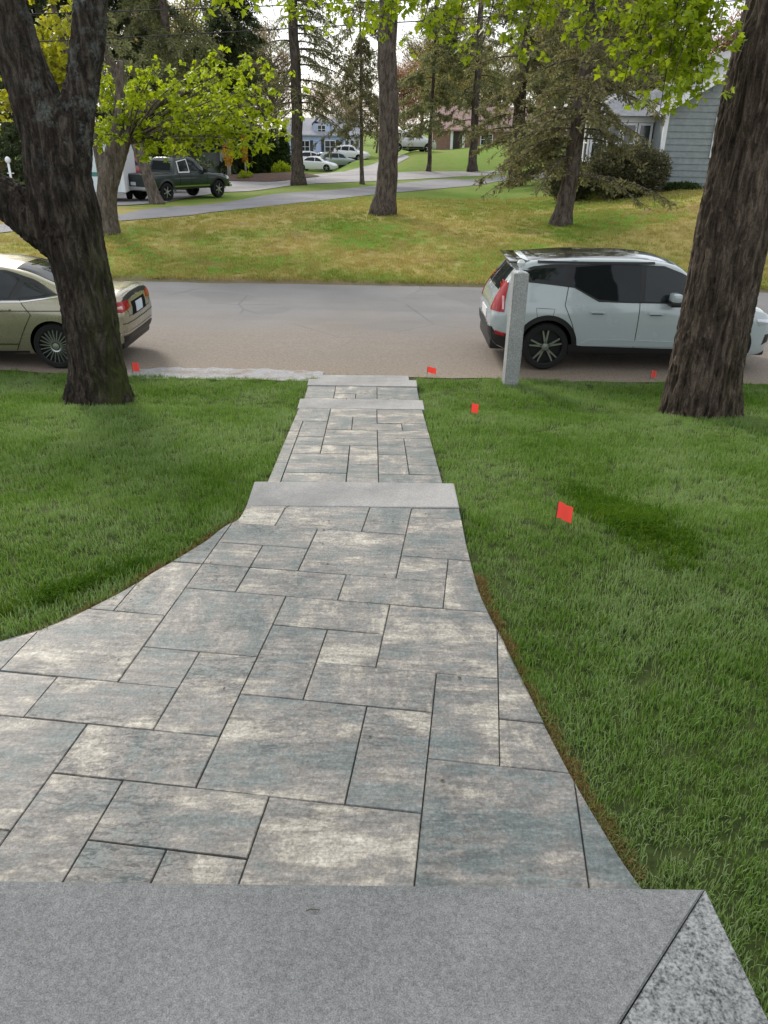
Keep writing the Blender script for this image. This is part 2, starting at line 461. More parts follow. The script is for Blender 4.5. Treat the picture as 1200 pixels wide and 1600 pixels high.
near_e = np.stack([xs, 10.98 + .06 * np.sin(xs * 1.7) + .05 * np.sin(xs * 4.3 + 1)], 1)
far_e = np.stack([xs, 18.86 + .09 * np.sin(xs * .9 + 2) + .06 * np.sin(xs * 1.9) + .04 * np.sin(xs * 3.1) + .025 * np.sin(xs * 9.7)], 1)
sheet('street', near_e, far_e, ASPH, 0, 16, flat=lambda x, y: .0 + .035 * sm(11, 14.5, y) * (1 - sm(15.5, 18.6, y)) + .02 * (1 - sm(10.9, 11.5, y)))
LANE = m_asphalt('grey_lane_asphalt', (.21, .205, .215))
PALE = m_asphalt('pale_lane_asphalt', (.30, .285, .285))
def px_line(pts, n=40):
    q = np.array([ground_at(*p)[:2] for p in pts])
    t = np.linspace(0, len(q) - 1, n); i = np.clip(t.astype(int), 0, len(q) - 2); fr = (t - i)[:, None]
    return q[i] * (1 - fr) + q[i + 1] * fr
sheet('side_street', px_line([(-60, 372), (190, 346), (300, 337), (400, 325), (500, 314), (600, 303), (700, 294), (780, 283), (1000, 279)]),
      px_line([(-60, 358), (190, 336), (300, 322), (400, 308), (500, 299), (600, 289), (690, 280), (790, 275), (1010, 272)]), LANE, .022)
sheet('parking_lane', px_line([(-60, 334), (190, 322), (345, 301), (480, 288), (640, 281), (720, 276), (790, 271.5)]),
      px_line([(-60, 300), (190, 292), (345, 280), (480, 273), (620, 270), (720, 268), (790, 266)]), PALE, .028)
sheet('driveway', px_line([(520, 273), (560, 263), (590, 254), (612, 246)]), px_line([(575, 273), (605, 263), (625, 254), (640, 246)]), PALE, .034)
# pale broken stone where the lawn meets the street, beside the lowest step
def m_stonestrip():
    m = mat('pale_stone_strip', rough=.9, spec=.2); k = N(m); v = k.coord('Object')
    f = k.noise(v, 30, 5, .75); g = k.noise(v, 3.5, 5, .6)
    k.col(k.mix(k.ramp(g, [(.45, 0.0), (.68, .8)]), k.ramp(f, [(.3, (.16, .15, .145)), (.5, (.31, .31, .32)), (.7, (.45, .45, .47))]), (.22, .165, .12))); k.bump(f, .9, .015)
    return m
xs = np.linspace(-4.3, -.95, 60)
e1 = np.stack([xs, 10.60 + .03 * np.sin(xs * 6)], 1)
e2 = np.stack([xs, 11.0 + .34 * sm(-4.3, -3.2, xs) * (1 - .35 * sm(-1.8, -1, xs)) + .04 * np.sin(xs * 9) + .03 * np.sin(xs * 23)], 1)
sheet('gutter_strip', e1, e2, m_stonestrip(), 0, 6, flat=lambda x, y: np.maximum(LAWN_Z(np.minimum(y, 11.0)) + .012, .032) - .022 * sm(11.1, 11.4, y))

# ------------------------------------------------------------------ walkway: pavers on a bed, granite steps, stoop
PAVER = m_paver()
BED = mat('joint_sand', (.06, .057, .052), .95, spec=.1)
xl_f = pchip([0.6, 1.9, 2.55, 2.85, 3.11, 3.21, 3.33, 3.48, 3.67, 3.86, 4.07, 4.28, 4.52, 4.62, 4.86], [-3.6, -3.3, -2.9, -2.38, -1.95, -1.81, -1.69, -1.58, -1.46, -1.37, -1.25, -1.15, -1.06, -1.0, -.985])
xr_f = pchip([0.6, 1.5, 1.76, 1.85, 2.01, 2.19, 2.36, 2.6, 2.89, 3.21, 3.44, 3.69, 4.03, 4.34, 4.86], [1.04, .97, .90, .87, .83, .79, .76, .72, .67, .63, .59, .56, .545, .54, .54])
def cx(y): return -.22 - .0204 * (y - 4.85)
def path_l(y):
    y = np.asarray(y, float); return np.where(y < 4.86, xl_f(y), np.where(y < 9.0, cx(y) - .745, cx(y) - .755))
def path_r(y):
    y = np.asarray(y, float); return np.where(y < 4.86, xr_f(y), np.where(y < 9.0, cx(y) + .735, cx(y) + .755))
def z1(y): return .87 + .03 * (4.85 - y)
def z2(y): return .32 + .11 * (8.63 - y)
def z3(y): return .145 + .03 * (10.1 - y)

walkway = bpy.data.objects.new('walkway', bpy.data.meshes.new('walkway'))
bed = MB()
for y0, y1, zf, n in ((.9, 4.85, z1, 60), (5.25, 8.64, z2, 12), (8.95, 10.12, z3, 4)):
    ys = np.linspace(y0, y1, n + 1)
    vs = []; fs = []
    for y in ys: vs += [(float(path_l(y)) + .012, y, float(zf(y)) - .012), (float(path_r(y)) - .012, y, float(zf(y)) - .012)]
    for i in range(n): fs.append((2 * i, 2 * i + 1, 2 * i + 3, 2 * i + 2))
    bed.add(vs, fs)
bed_me = bed.mesh('walkway', BED)
walkway.data = bed_me
link(walkway); tag(walkway, kind='structure')
rnd = random.Random(11)
def paver(poly, zf, clamp=True):
    """one slab: outline cut to the walk's edge, arrised rim, 6 cm deep"""
    pts = []
    n = len(poly)
    cut = False
    for i in range(n):
        a, b = np.array(poly[i]), np.array(poly[(i + 1) % n])
        m_ = max(2, int(np.hypot(*(b - a)) / .04))
        for t in range(m_): pts.append(a + (b - a) * t / m_)
    out = []
    for p in pts:
        y = min(max(p[1], .92), 4.842) if clamp else p[1]
        x = min(max(p[0], float(path_l(y)) + .003), float(path_r(y)) - .003)
        if abs(x - p[0]) + abs(y - p[1]) > 1e-6: cut = True
        out.append((x, y))
    if not cut: out = [tuple(p) for p in poly]
    q = []
    for p in out:
        if not q or math.hypot(p[0] - q[-1][0], p[1] - q[-1][1]) > .004: q.append(p)
    if math.hypot(q[0][0] - q[-1][0], q[0][1] - q[-1][1]) < .004: q.pop()
    if len(q) < 3: return
    area = .5 * abs(sum(q[i][0] * q[(i + 1) % len(q)][1] - q[(i + 1) % len(q)][0] * q[i][1] for i in range(len(q))))
    if area < .0025: return
    c = (sum(p[0] for p in q) / len(q), sum(p[1] for p in q) / len(q))
    cz = float(zf(c[1])); n = len(q); dz = rnd.uniform(-.0018, .0018); tx, ty = rnd.uniform(-.004, .004), rnd.uniform(-.004, .004)
    def Z(x, y, d): return float(zf(y)) - cz + d + dz + tx * (x - c[0]) + ty * (y - c[1])
    ins = []
    for x, y in q:
        dx, dy = c[0] - x, c[1] - y; L = math.hypot(dx, dy) or 1
        ins.append((x + dx / L * .004, y + dy / L * .004))
    vs = [(x - c[0], y - c[1], Z(x, y, 0)) for x, y in ins] + [(x - c[0], y - c[1], Z(x, y, -.004)) for x, y in q] + [(x - c[0], y - c[1], Z(x, y, -.06)) for x, y in q]
    fs = [tuple(range(n))]
    for r in (0, 1):
        for k in range(n): fs.append((r * n + k, (r + 1) * n + k, (r + 1) * n + (k + 1) % n, r * n + (k + 1) % n))
    o = MB().add(vs, fs).build('paver', PAVER, walkway, fix=True)
    o.location = (c[0], c[1], cz)
O1 = np.array([.198, 2.344]); A1 = rad(-6.8); UN, VN = .2965, .2925
U1 = np.array([math.cos(A1), math.sin(A1)]); V1 = np.array([-math.sin(A1), math.cos(A1)])
G = .0021
S1 = [(0,-2.6,2,0),(2,-4,3,0),(0,0,1,2),(1,1,2,4),(1,0,2,1),(-1,2,1,4),(-2,1,0,2),(-2,2,-1,3),(-3,1,-2,3),(-3,-1,-1,1),(-1,-1,0,1),(-2,-3,0,-1),(-4,-2,-2,-1),(-4,-3,-3,-2),(-3,-3,-2,-2),(-5,-3,-4,-1),(-5,-1,-3,0),(-7,-2,-5,0),(-6,0,-4,1),(-4,0,-3,2),(-5,1,-4,2),(-7,1,-5,3),(-7,0,-6,1),(-6,3,-5,5),(-7,3,-6,5),(-6,5,-5,7),(-5,2,-3,4),(-5,4,-4,5),(-4,4,-2,5),(-2,4,0,5),(-3,3,-1,4),(0,4,1,6),(-1,5,0,6),(-3,5,-1,7),(-4,5,-3,6),(-5,5,-4,6),(-5,6,-3,7),(-6,7,-4,9),(-4,7,-2,9),(-2,7,-1,9),(-1,8,1,9.3),(-1,6,1,8),(1,4,2,6),
      (-8,1,-7,3),(-9,-1,-7,1),(-9,-3,-7,-1),(-7,-3,-5,-2),(-10,-2,-9,1),(0,-4,2,-2.6),(-2,-4,0,-3),(-9,1,-8,2),(-4,-4,-2,-3),(-6,-4,-4,-3)]
for u0, v0, u1, v1 in S1:
    a, b, c_, d = u0 * UN + G, v0 * VN + G, u1 * UN - G, v1 * VN - G
    paver([O1 + U1 * u + V1 * v for u, v in ((a, b), (c_, b), (c_, d), (a, d))], z1)
R2 = [8.62, 8.53, 8.22, 7.93, 7.60, 7.29, 6.97, 6.66, 6.34, 6.05, 5.75, 5.26]
C2 = [-.745, -.635, -.36, -.085, .19, .46, .735]
S2 = [(0,2,0,2.999),(2,4,0,1.5)]
def p2(c0, c1, ya, yb):
    g = .004
    def X(c, y): return cx(y) + c
    paver([(X(c0, yb) + g, yb + g), (X(c1, yb) - g, yb + g), (X(c1, ya) - g, ya - g), (X(c0, ya) + g, ya - g)], z2, clamp=False)
a0, a1, a2, a3, a4, a5, a6 = C2
for c0, c1, ya, yb in [(a0,a2,8.62,7.96),(a2,a4,8.62,8.22),(a4,a6,8.62,7.93),(a2,a3,8.22,7.62),(a3,a4,8.22,7.90),(a3,a5,7.90,7.60),(a5,a6,7.93,7.60),(a0,a1,7.96,7.50),(a1,a2,7.96,7.29),(a2,a4,7.60,6.98),(a4,a6,7.60,7.29),(a0,a1,7.50,6.98),(a1,a2,7.29,6.66),(a4,a5,7.29,6.66),(a4,a5,6.66,6.05),(a5,a6,7.29,6.97),(a5,a6,6.97,6.34),(a5,a6,6.34,6.05),(a2,a3,6.97,6.66),(a3,a4,6.97,6.34),(a3,a4,6.34,5.72),(a1,a3,6.66,6.05),(a1,a3,6.05,5.74),(a0,a1,6.98,6.34),(a0,a1,6.34,5.74),(a4,a6,6.05,5.72),(a0,a2,5.74,5.26),(a2,a4,5.72,5.26),(a4,a6,5.72,5.26)]:
    p2(c0, c1, ya, yb)
def p3(c0, c1, ya, yb):
    g = .004
    paver([(cx(yb) + c0 + g, yb + g), (cx(yb) + c1 - g, yb + g), (cx(ya) + c1 - g, ya - g), (cx(ya) + c0 + g, ya - g)], z3, clamp=False)
for c0, c1, ya, yb in [(-.755,-.37,10.1,9.5),(-.37,.2,10.1,9.73),(-.37,-.085,9.73,9.5),(-.085,.2,9.73,9.5),(.2,.755,10.1,9.5),(-.755,-.2,9.5,8.98),(-.2,.35,9.5,8.98),(.35,.755,9.5,8.98)]:
    p3(c0, c1, ya, yb)

GRAN_STEP = m_granite('step_granite', .235, .14, (1.0, .985, .97), 210, .17, .8)
def granite_step(label, y0, y1, ztop, thick, w, xc=None, slope=0.0):
    """thermal-topped slab with hand-broken edges"""
    yc = (y0 + y1) / 2; x0 = cx(yc) if xc is None else xc
    bm = bmesh.new(); bmesh.ops.create_cube(bm, size=1)
    bmesh.ops.scale(bm, vec=(w, y1 - y0, thick), verts=bm.verts)
    bmesh.ops.subdivide_edges(bm, edges=[e for e in bm.edges if abs((e.verts[0].co - e.verts[1].co).x) > .1], cuts=26, use_grid_fill=True)
    bmesh.ops.bevel(bm, geom=[e for e in bm.edges if e.calc_face_angle(0) > 1], offset=.009, segments=2, profile=.5, affect='EDGES')
    for v in bm.verts:
        p = v.co
        nn = noise.noise(Vector((p.x * 7 + y0 * 13, p.y * 7, p.z * 9))) * .006 + noise.noise(Vector((p.x * 2.3 + y0 * 5, 0, 0))) * .005
        if abs(p.y) > (y1 - y0) / 2 - .02: p.y += nn * (1 if p.z > 0 else 2.2)
        if abs(p.x) > w / 2 - .02: p.x += nn * 1.2
    me = bpy.data.meshes.new('granite_step'); bm.to_mesh(me); bm.free(); me.materials.append(GRAN_STEP)
    o = link(bpy.data.objects.new('granite_step', me)); o.location = (x0, yc, ztop - thick / 2); o.rotation_euler = (0, 0, rad(1.15))
    return tag(o, label, 'step', 'granite steps in the walk')
granite_step('wide grey granite step nearest the stoop, between the flared and the straight paving', 4.85, 5.275, .872, .19, 1.525)
granite_step('pale granite step in the middle of the walk, second from the stoop', 8.63, 8.99, .322, .18, 1.525)
granite_step('thin pale granite step just above the lowest step by the street', 10.1, 10.40, .155, .16, 1.52)
granite_step('lowest and narrowest granite step, at the edge of the street', 10.41, 10.86, .085, .14, 1.30, -.32)

STOOP_TOP = m_granite('stoop_granite_fine', .158, .070, (.985, 1.01, 1.005), 300, .13, .5)
STOOP_SIDE = m_granite('stoop_granite_coarse', .180, .035, (.97, 1.0, 1.0), 150, .11, .55)
stoop = empty('granite_stoop', (0, .2, .93), 0, 'grey granite stoop with a mitred corner slab at the top of the walk', 'stoop')
def local(o, root): o.location = o.location - root.location; return o
f = MB().prism([(-2.6, -.9), (-.02, -.9), (.05, .40), (.462, .852), (.7325, 1.1435), (-2.6, 1.122)], 1.60, 1.75).build('front_slab', STOOP_TOP, stoop); local(f, stoop)
s_ = MB().prism([(-.015, -.9), (.75, -.9), (.7515, .87), (.7355, 1.1440), (.4645, .8500), (.0525, .3985)], 1.60, 1.7485).build('corner_slab', STOOP_SIDE, stoop); local(s_, stoop)
s_['label'] = 'coarse speckled corner slab'
for o in (f, s_):
    bm = bmesh.new(); bm.from_mesh(o.data); bmesh.ops.recalc_face_normals(bm, faces=bm.faces)
    bmesh.ops.bevel(bm, geom=[e for e in bm.edges if abs(e.verts[0].co.z - e.verts[1].co.z) < .01 and e.verts[0].co.z > 1.7], offset=.003, segments=2, affect='EDGES'); bm.to_mesh(o.data); bm.free()
b_ = MB().box(-2.57, .70, -.88, 1.09, .80, 1.598).build('base_block', m_granite('stoop_base_granite', .22, .1), stoop); local(b_, stoop)

# ------------------------------------------------------------------ grass
tuft_col = bpy.data.collections.new('grass_tufts')           # source tufts, never linked to the scene itself
def make_tuft(i, nbl, rad_, h, width, bend, material, seed):
    r = random.Random(seed); vs = []; fs = []
    for _ in range(nbl):
        a = r.uniform(0, 2 * math.pi); d = rad_ * math.sqrt(r.random()); x, y = d * math.cos(a), d * math.sin(a)
        hh = h * r.uniform(.55, 1.1); th = r.uniform(0, 2 * math.pi); lean = bend * r.uniform(.1, 1.0) * hh
        w = width * r.uniform(.7, 1.2); tx, ty = math.cos(th), math.sin(th); sx, sy = -ty * w / 2, tx * w / 2
        b = len(vs)
        vs += [(x - sx, y - sy, -.01), (x + sx, y + sy, -.01), (x + tx * lean * .35 - sx * .8, y + ty * lean * .35 - sy * .8, hh * .55), (x + tx * lean * .35 + sx * .8, y + ty * lean * .35 + sy * .8, hh * .55), (x + tx * lean, y + ty * lean, hh * (1 - .25 * lean / hh))]
        fs += [(b, b + 1, b + 3, b + 2), (b + 2, b + 3, b + 4)]
    me = bpy.data.meshes.new('tuft'); me.from_pydata(vs, [], fs); me.materials.append(material)
    o = bpy.data.objects.new('tuft_%s' % i, me)
    return o
def grass_field(name, pts, scales, tufts, label, seed, cat='grass'):
    c = bpy.data.collections.new(name + '_tufts')
    for o in tufts: c.objects.link(o)
    me = bpy.data.meshes.new(name); me.vertices.add(len(pts)); me.vertices.foreach_set('co', pts.astype(np.float32).ravel())
    at = me.attributes.new('tuft_scale', 'FLOAT', 'POINT'); at.data.foreach_set('value', scales.astype(np.float32))
    rr = np.random.RandomState(seed)
    ar = me.attributes.new('tuft_turn', 'FLOAT_VECTOR', 'POINT')
    rot = np.stack([rr.uniform(-.18, .18, len(pts)), rr.uniform(-.18, .18, len(pts)), rr.uniform(0, 6.283, len(pts))], 1)
    ar.data.foreach_set('vector', rot.astype(np.float32).ravel())
    me.update()
    o = link(bpy.data.objects.new(name, me)); tag(o, label, cat, kind='stuff')
    ng = bpy.data.node_groups.new(name + '_scatter', 'GeometryNodeTree')
    ng.interface.new_socket('Geometry', in_out='INPUT', socket_type='NodeSocketGeometry'); ng.interface.new_socket('Geometry', in_out='OUTPUT', socket_type='NodeSocketGeometry')
    nd = ng.nodes; gi = nd.new('NodeGroupInput'); go = nd.new('NodeGroupOutput'); m2p = nd.new('GeometryNodeMeshToPoints'); iop = nd.new('GeometryNodeInstanceOnPoints')
    ci = nd.new('GeometryNodeCollectionInfo'); ci.inputs['Collection'].default_value = c; ci.inputs['Separate Children'].default_value = True; ci.inputs['Reset Children'].default_value = True
    ns = nd.new('GeometryNodeInputNamedAttribute'); ns.data_type = 'FLOAT'; ns.inputs['Name'].default_value = 'tuft_scale'
    nr = nd.new('GeometryNodeInputNamedAttribute'); nr.data_type = 'FLOAT_VECTOR'; nr.inputs['Name'].default_value = 'tuft_turn'
    iop.inputs['Pick Instance'].default_value = True
    L = ng.links.new
    L(gi.outputs[0], m2p.inputs['Mesh']); L(m2p.outputs[0], iop.inputs['Points']); L(ci.outputs[0], iop.inputs['Instance'])
    L(ns.outputs['Attribute'], iop.inputs['Scale']); L(nr.outputs['Attribute'], iop.inputs['Rotation']); L(iop.outputs[0], go.inputs[0])
    md = o.modifiers.new('scatter', 'NODES'); md.node_group = ng
    return o
TRUNKS = [(-3.66, 9.3, .44), (3.93, 9.05, .46)]
def lawn_points(n, x0, x1, y0, y1, rs, dens=None, margin=.02):
    x = rs.uniform(x0, x1, n); y = rs.uniform(y0, y1, n)
    k = np.abs(x) < .62 * (y + 1.2) + 1.0
    k &= ~((x > path_l(y) - margin) & (x < path_r(y) + margin) & (y < 10.45))
    for ya, yb in ((4.84, 5.29), (8.62, 9.0), (10.1, 10.42)):
        k &= ~((y > ya) & (y < yb) & (np.abs(x - cx(y)) < .785))
    k &= ~((y > 10.35) & (y < 10.9) & (np.abs(x + .32) < .67))
    k &= ~((x < .78) & (y < 1.2))
    k &= y < 10.9 - .12 * np.sin(x * 2.3) - .05 * np.sin(x * 7.1)
    k &= ~((x < -.9) & (x > -4.0) & (y > 10.68 + .05 * np.sin(x * 5)))
    for tx, ty, tr in TRUNKS: k &= np.hypot(x - tx, y - ty) > tr
    if dens is not None: k &= rs.uniform(0, 1, n) < dens(x, y)
    x, y = x[k], y[k]
    return np.stack([x, y, terr(x, y)], 1)
LAWN_MAT = m_grass('lawn_blade', [(.060, .138, .011), (.112, .205, .029), (.168, .260, .078), (.23, .310, .145)])
DARK_MAT = m_grass('rank_grass_blade', [(.016, .058, .002), (.030, .088, .003), (.055, .125, .005), (.09, .155, .007)], .3, .7, .08)
DRY_MAT = m_grass('dry_thatch_blade', [(.09, .055, .02), (.14, .09, .03), (.20, .14, .05), (.10, .10, .03)], .1, .8)
FAR_MAT = m_grass('bank_grass_blade', [(.085, .205, .014), (.16, .235, .034), (.31, .285, .085), (.40, .32, .125)], psc=.3)
rs = np.random.RandomState(5)
def blob(x, y, cx_, cy_, ex, ey, a, b):
    q = (((x - cx_) * ex + (y - cy_) * ey) / a) ** 2 + ((-(x - cx_) * ey + (y - cy_) * ex) / b) ** 2
    q = q + .35 * np.sin(x * 11 + 1) * np.sin(y * 9) + .25 * np.sin(x * 23) * np.sin(y * 27 + 2)
    h = np.abs(np.sin(x * 12.9898 + y * 78.233) * 43758.5453) % 1.0
    return q < .05 + 1.5 * h * h + .2 * np.sin(x * 31) * np.sin(y * 37)
inpatch = lambda x, y: blob(x, y, 1.76, 4.98, .16, -.985, .80, .30) | blob(x, y, -1.75, 3.72, .72, .69, .70, .07)
P = lawn_points(95000, -9, 10, 1.0, 11.0, rs, lambda x, y: np.where(y < 4.5, 1.0, np.where(y < 7.5, .72, .55)))
P = P[~inpatch(P[:, 0], P[:, 1])]
hN = np.array([noise.noise(Vector((p[0] * .9, p[1] * .9, 3.3))) + .6 * noise.noise(Vector((p[0] * 3.1, p[1] * 3.1, 7.7))) for p in P])
sc = (.92 + .22 * hN) * rs.uniform(.8, 1.2, len(P)) * np.where(P[:, 1] > 6, 1.12, 1.0)
lawn_tufts = [make_tuft('lawn%d' % i, 26, .058, .052, .0046, b, LAWN_MAT, 40 + i) for i, b in enumerate((.5, .8, 1.1, .7, .95))] + [make_tuft('lawn9', 9, .05, .075, .0040, .9, LAWN_MAT, 49)]
grass_field('lawn_grass', P, sc, lawn_tufts, 'mown green grass of the front lawn on both sides of the walk', 1)
Q = lawn_points(40000, -3.0, 3.2, 1.8, 6.3, rs); Q = Q[inpatch(Q[:, 0], Q[:, 1])]
rank = [make_tuft('rank%d' % i, 24, .06, .066, .0050, 1.3, DARK_MAT, 60 + i) for i in range(3)]
grass_field('rank_grass', Q, rs.uniform(.5, 1.35, len(Q)), rank, 'tall dark clump of uncut grass behind the nearest orange flag', 2)
# dry thatch along the cut edge of the lawn
yy = np.concatenate([rs.uniform(1.78, 3.9, 420), rs.uniform(3.2, 4.75, 150)]); rgt = np.arange(len(yy)) < 420
xx = np.where(rgt, path_r(yy) + .012 + np.abs(rs.normal(0, .018, len(yy))), path_l(yy) - .012 - np.abs(rs.normal(0, .02, len(yy))))
D = np.stack([xx, yy, terr(xx, yy) + .004], 1)
grass_field('dry_thatch', D, rs.uniform(.45, .95, len(D)), [make_tuft('dry%d' % i, 22, .03, .045, .004, 1.5, DRY_MAT, 80 + i) for i in range(3)], 'dry brown thatch along the cut edge of the walk', 3)
n = 24000
x = rs.uniform(-17, 19, n); y = 18.93 + rs.uniform(0, 1, n) ** 1.4 * 20
def near_road(x, y): return False
E_n = px_line([(-60, 372), (190, 346), (300, 337), (400, 325), (500, 314), (600, 303), (700, 294), (780, 283), (1000, 279)], 60)
ylim = np.interp(x, E_n[:, 0], E_n[:, 1])
k = y < ylim - .25
x, y = x[k], y[k]
B = np.stack([x, y, terr(x, y)], 1)
bank = [make_tuft('bank%d' % i, 16, .10, .07, .010, .9, FAR_MAT, 90 + i) for i in range(4)]
grass_field('bank_grass', B, rs.uniform(.7, 1.5, len(B)), bank, 'patchy green and straw grass on the bank across the street', 4)

# ------------------------------------------------------------------ trees
def px_axis(pts, y):
    """trunk axis and radii from (x, y, width) readings, at a known distance down the walk; the lean in depth is zero"""
    out = []
    for px, py, w in pts:
        p = at_y(px, py, y); out.append((p, .5 * w / px_per_m(p)))
    return out
def smooth_axis(ax, n):
    P_ = np.array([a[0] for a in ax]); R_ = np.array([a[1] for a in ax]); t = np.arange(len(ax))
    f = [pchip(t, P_[:, i]) for i in range(3)]; fr = pchip(t, R_); tt = np.linspace(0, len(ax) - 1, n)
    return np.stack([g(tt) for g in f], 1), fr(tt)
def big_trunk(name, limbs, material, parent, origin, voxel=.0125, ridge=.022, zs=.18, roots=0):
    mb = MB()
    for ax in limbs:
        p, r = smooth_axis(ax, 14); mb.tube(p - np.array(origin), r, 28)
    if roots:
        rr_ = random.Random(len(limbs)); p, r = smooth_axis(limbs[0], 14); c0 = p[1] - np.array(origin)
        for k in range(7):
            a = 2 * math.pi * (k + rr_.uniform(-.3, .3)) / 7; d_ = np.array([math.cos(a), math.sin(a), 0]); L = roots * rr_.uniform(.85, 1.2)
            mb.tube([d_ * L * .62 + np.array([0, 0, .55]), d_ * L * .84 + np.array([0, 0, .20]), d_ * L * 1.04 + np.array([0, 0, .03]), d_ * L * 1.3 + np.array([0, 0, -.12])], [.06, .10, .10, .06], 10)
    o = mb.build(name, material, parent, fix=True)
    md = o.modifiers.new('r', 'REMESH'); md.mode = 'VOXEL'; md.voxel_size = voxel
    s2 = o.modifiers.new('s', 'SMOOTH'); s2.iterations = 12; s2.factor = .6
    bake(o)
    me = o.data; n = len(me.vertices)
    co = np.empty(n * 3, np.float32); no = np.empty(n * 3, np.float32)
    me.vertices.foreach_get('co', co); me.vertex_normals.foreach_get('vector', no)
    co = co.reshape(-1, 3); no = no.reshape(-1, 3)
    d = np.empty(n, np.float32); nf = noise.noise
    for i in range(n):
        x, y, z = map(float, co[i])
        w = nf(Vector((x * 3, y * 3, z * 2)))
        a = nf(Vector((x * 16 + w * 1.6, y * 16 + w, z * 16 * zs)))
        b = nf(Vector((x * 29, y * 29, z * 29 * zs * 1.3)))
        c = nf(Vector((x * 2.1, y * 2.1, z * 1.1)))
        d[i] = (1 - 2 * abs(a)) * ridge + (1 - 2 * abs(b)) * ridge * .5 + c * .022 - ridge * .4
    co += no * d[:, None]
    me.vertices.foreach_set('co', co.ravel()); me.polygons.foreach_set('use_smooth', np.ones(len(me.polygons), dtype=bool)); me.update()
    o.data.name = name
    return o
BARK_L = m_bark('maple_bark_dark', [(.006, .005, .004), (.028, .022, .0175), (.085, .070, .056)], .2, 15, .95, .9)
BARK_R = m_bark('maple_bark_brown', [(.009, .0065, .005), (.050, .037, .028), (.14, .110, .086)], .14, 17, .3, 0)
BARK_P = m_bark('pine_bark', [(.030, .022, .018), (.085, .068, .057), (.15, .125, .105)], .35, 10)
BARK_G = m_bark('grey_bark', [(.045, .036, .029), (.11, .090, .074), (.19, .16, .135)], .3, 12)

# --- leaves
def leaf_shape(kind):
    if kind == 'maple':
        half = [(.0, 0), (.10, .03), (.34, .02), (.26, .22), (.50, .42), (.27, .48), (.22, .62), (.0, 1.0)]
        vs = [(x, y, .18 * abs(x)) for x, y in half] + [(-x, y, .18 * abs(x)) for x, y in half[1:-1]]
        n = len(half)
        f = [(0, i, i + 1) for i in range(1, n - 1)]
        idx = [0] + list(range(n, n + n - 2)) + [n - 1]
        f += [(0, idx[i + 1], idx[i]) for i in range(1, n - 1)]
        return np.array(vs), np.array(f)
    if kind == 'oval':
        return np.array([(0, 0, 0), (.28, .45, .06), (0, 1, 0), (-.28, .45, .06)]), np.array([(0, 1, 2), (0, 2, 3)])
    if kind == 'needle':
        return np.array([(0, 0, 0), (.17, .55, .03), (.0, 1, 0), (-.17, .55, .03)]), np.array([(0, 1, 2), (0, 2, 3)])
def scatter_leaves(name, pos, direc, size, kind, material, parent, seed, roll=1.0, origin=(0, 0, 0)):
    rs_ = np.random.RandomState(seed); V, F_ = leaf_shape(kind); n = len(pos)
    d = direc + rs_.normal(0, .001, direc.shape); d = d / np.linalg.norm(d, axis=1)[:, None]
    ref = np.tile(np.array([0, 0, 1.0]), (n, 1)) + rs_.normal(0, .45 * roll, (n, 3))
    side = np.cross(d, ref); side /= np.linalg.norm(side, axis=1)[:, None] + 1e-9
    nor = np.cross(side, d)
    s = np.asarray(size)[:, None, None]
    vv = (pos[:, None, :] - np.array(origin)) + s * (V[None, :, 0:1] * side[:, None, :] + V[None, :, 1:2] * d[:, None, :] + V[None, :, 2:3] * nor[:, None, :])
    ff = (np.arange(n)[:, None, None] * len(V) + F_[None]).reshape(-1, 3)
    me = np_mesh(name, vv.reshape(-1, 3), ff, material)
    return link(bpy.data.objects.new(name, me), parent)
LEAF_NEAR = m_leaf('young_maple_leaf', (.15, .25, .012), (.34, .42, .02), .55)
LEAF_MID = m_leaf('maple_leaf_mid', (.20, .31, .012), (.42, .50, .02), .55)
LEAF_YEL = m_leaf('yellow_green_leaf', (.27, .31, .02), (.46, .44, .03), .5)
NEEDLE = m_leaf('grey_green_needle', (.125, .140, .065), (.26, .27, .14), .55, .7)
NEEDLE_D = m_leaf('dark_needle', (.035, .055, .020), (.085, .11, .045), .3, .7)
NEEDLE_B = m_leaf('brown_olive_needle', (.120, .122, .060), (.25, .24, .135), .55, .8)
BUD_R = m_leaf('red_bud', (.26, .12, .06), (.42, .22, .12), .3, .7)
BUD_Y = m_leaf('yellow_bud', (.22, .21, .05), (.34, .30, .09), .35, .7)
BUD_T = m_leaf('tan_bud', (.20, .15, .09), (.32, .25, .15), .3, .8)

def bez(a, b, c, n):
    t = np.linspace(0, 1, n)[:, None]; a, b, c = map(np.asarray, (a, b, c))
    return (1 - t) ** 2 * a + 2 * t * (1 - t) * b + t * t * c

# --- the two big maples that frame the walk
LY, RY = 9.3, 9.05
l_org = (-3.66, LY, float(terr(-3.66, LY)))
r_org = (3.93, RY, float(terr(3.93, RY)))
maple_l = empty('maple_tree', l_org, 0, 'dark forked maple with a mossy trunk and low limb beside the gold sedan', 'tree', 'maples on the front lawn')
maple_r = empty('maple_tree', r_org, 0, 'brown single-trunk maple in front of the pale blue SUV', 'tree', 'maples on the front lawn')
main_l = px_axis([(156, 665, 116), (155, 620, 92), (151, 560, 80), (139, 480, 78), (122, 400, 81), (104, 335, 97), (90, 275, 92), (80, 215, 84), (62, 160, 66)], LY)
limb_l1 = px_axis([(92, 260, 90), (62, 170, 74), (32, 90, 64), (4, 0, 62), (-28, -110, 58), (-60, -260, 58), (-95, -420, 48)], LY)
limb_l2 = px_axis([(96, 275, 80), (113, 200, 60), (127, 140, 48), (136, 70, 45), (143, 0, 44), (153, -90, 42), (170, -220, 42), (192, -360, 34)], LY)
limb_l3 = px_axis([(105, 375, 80), (62, 345, 72), (20, 316, 60), (-30, 288, 56), (-95, 245, 60), (-190, 150, 50)], LY)
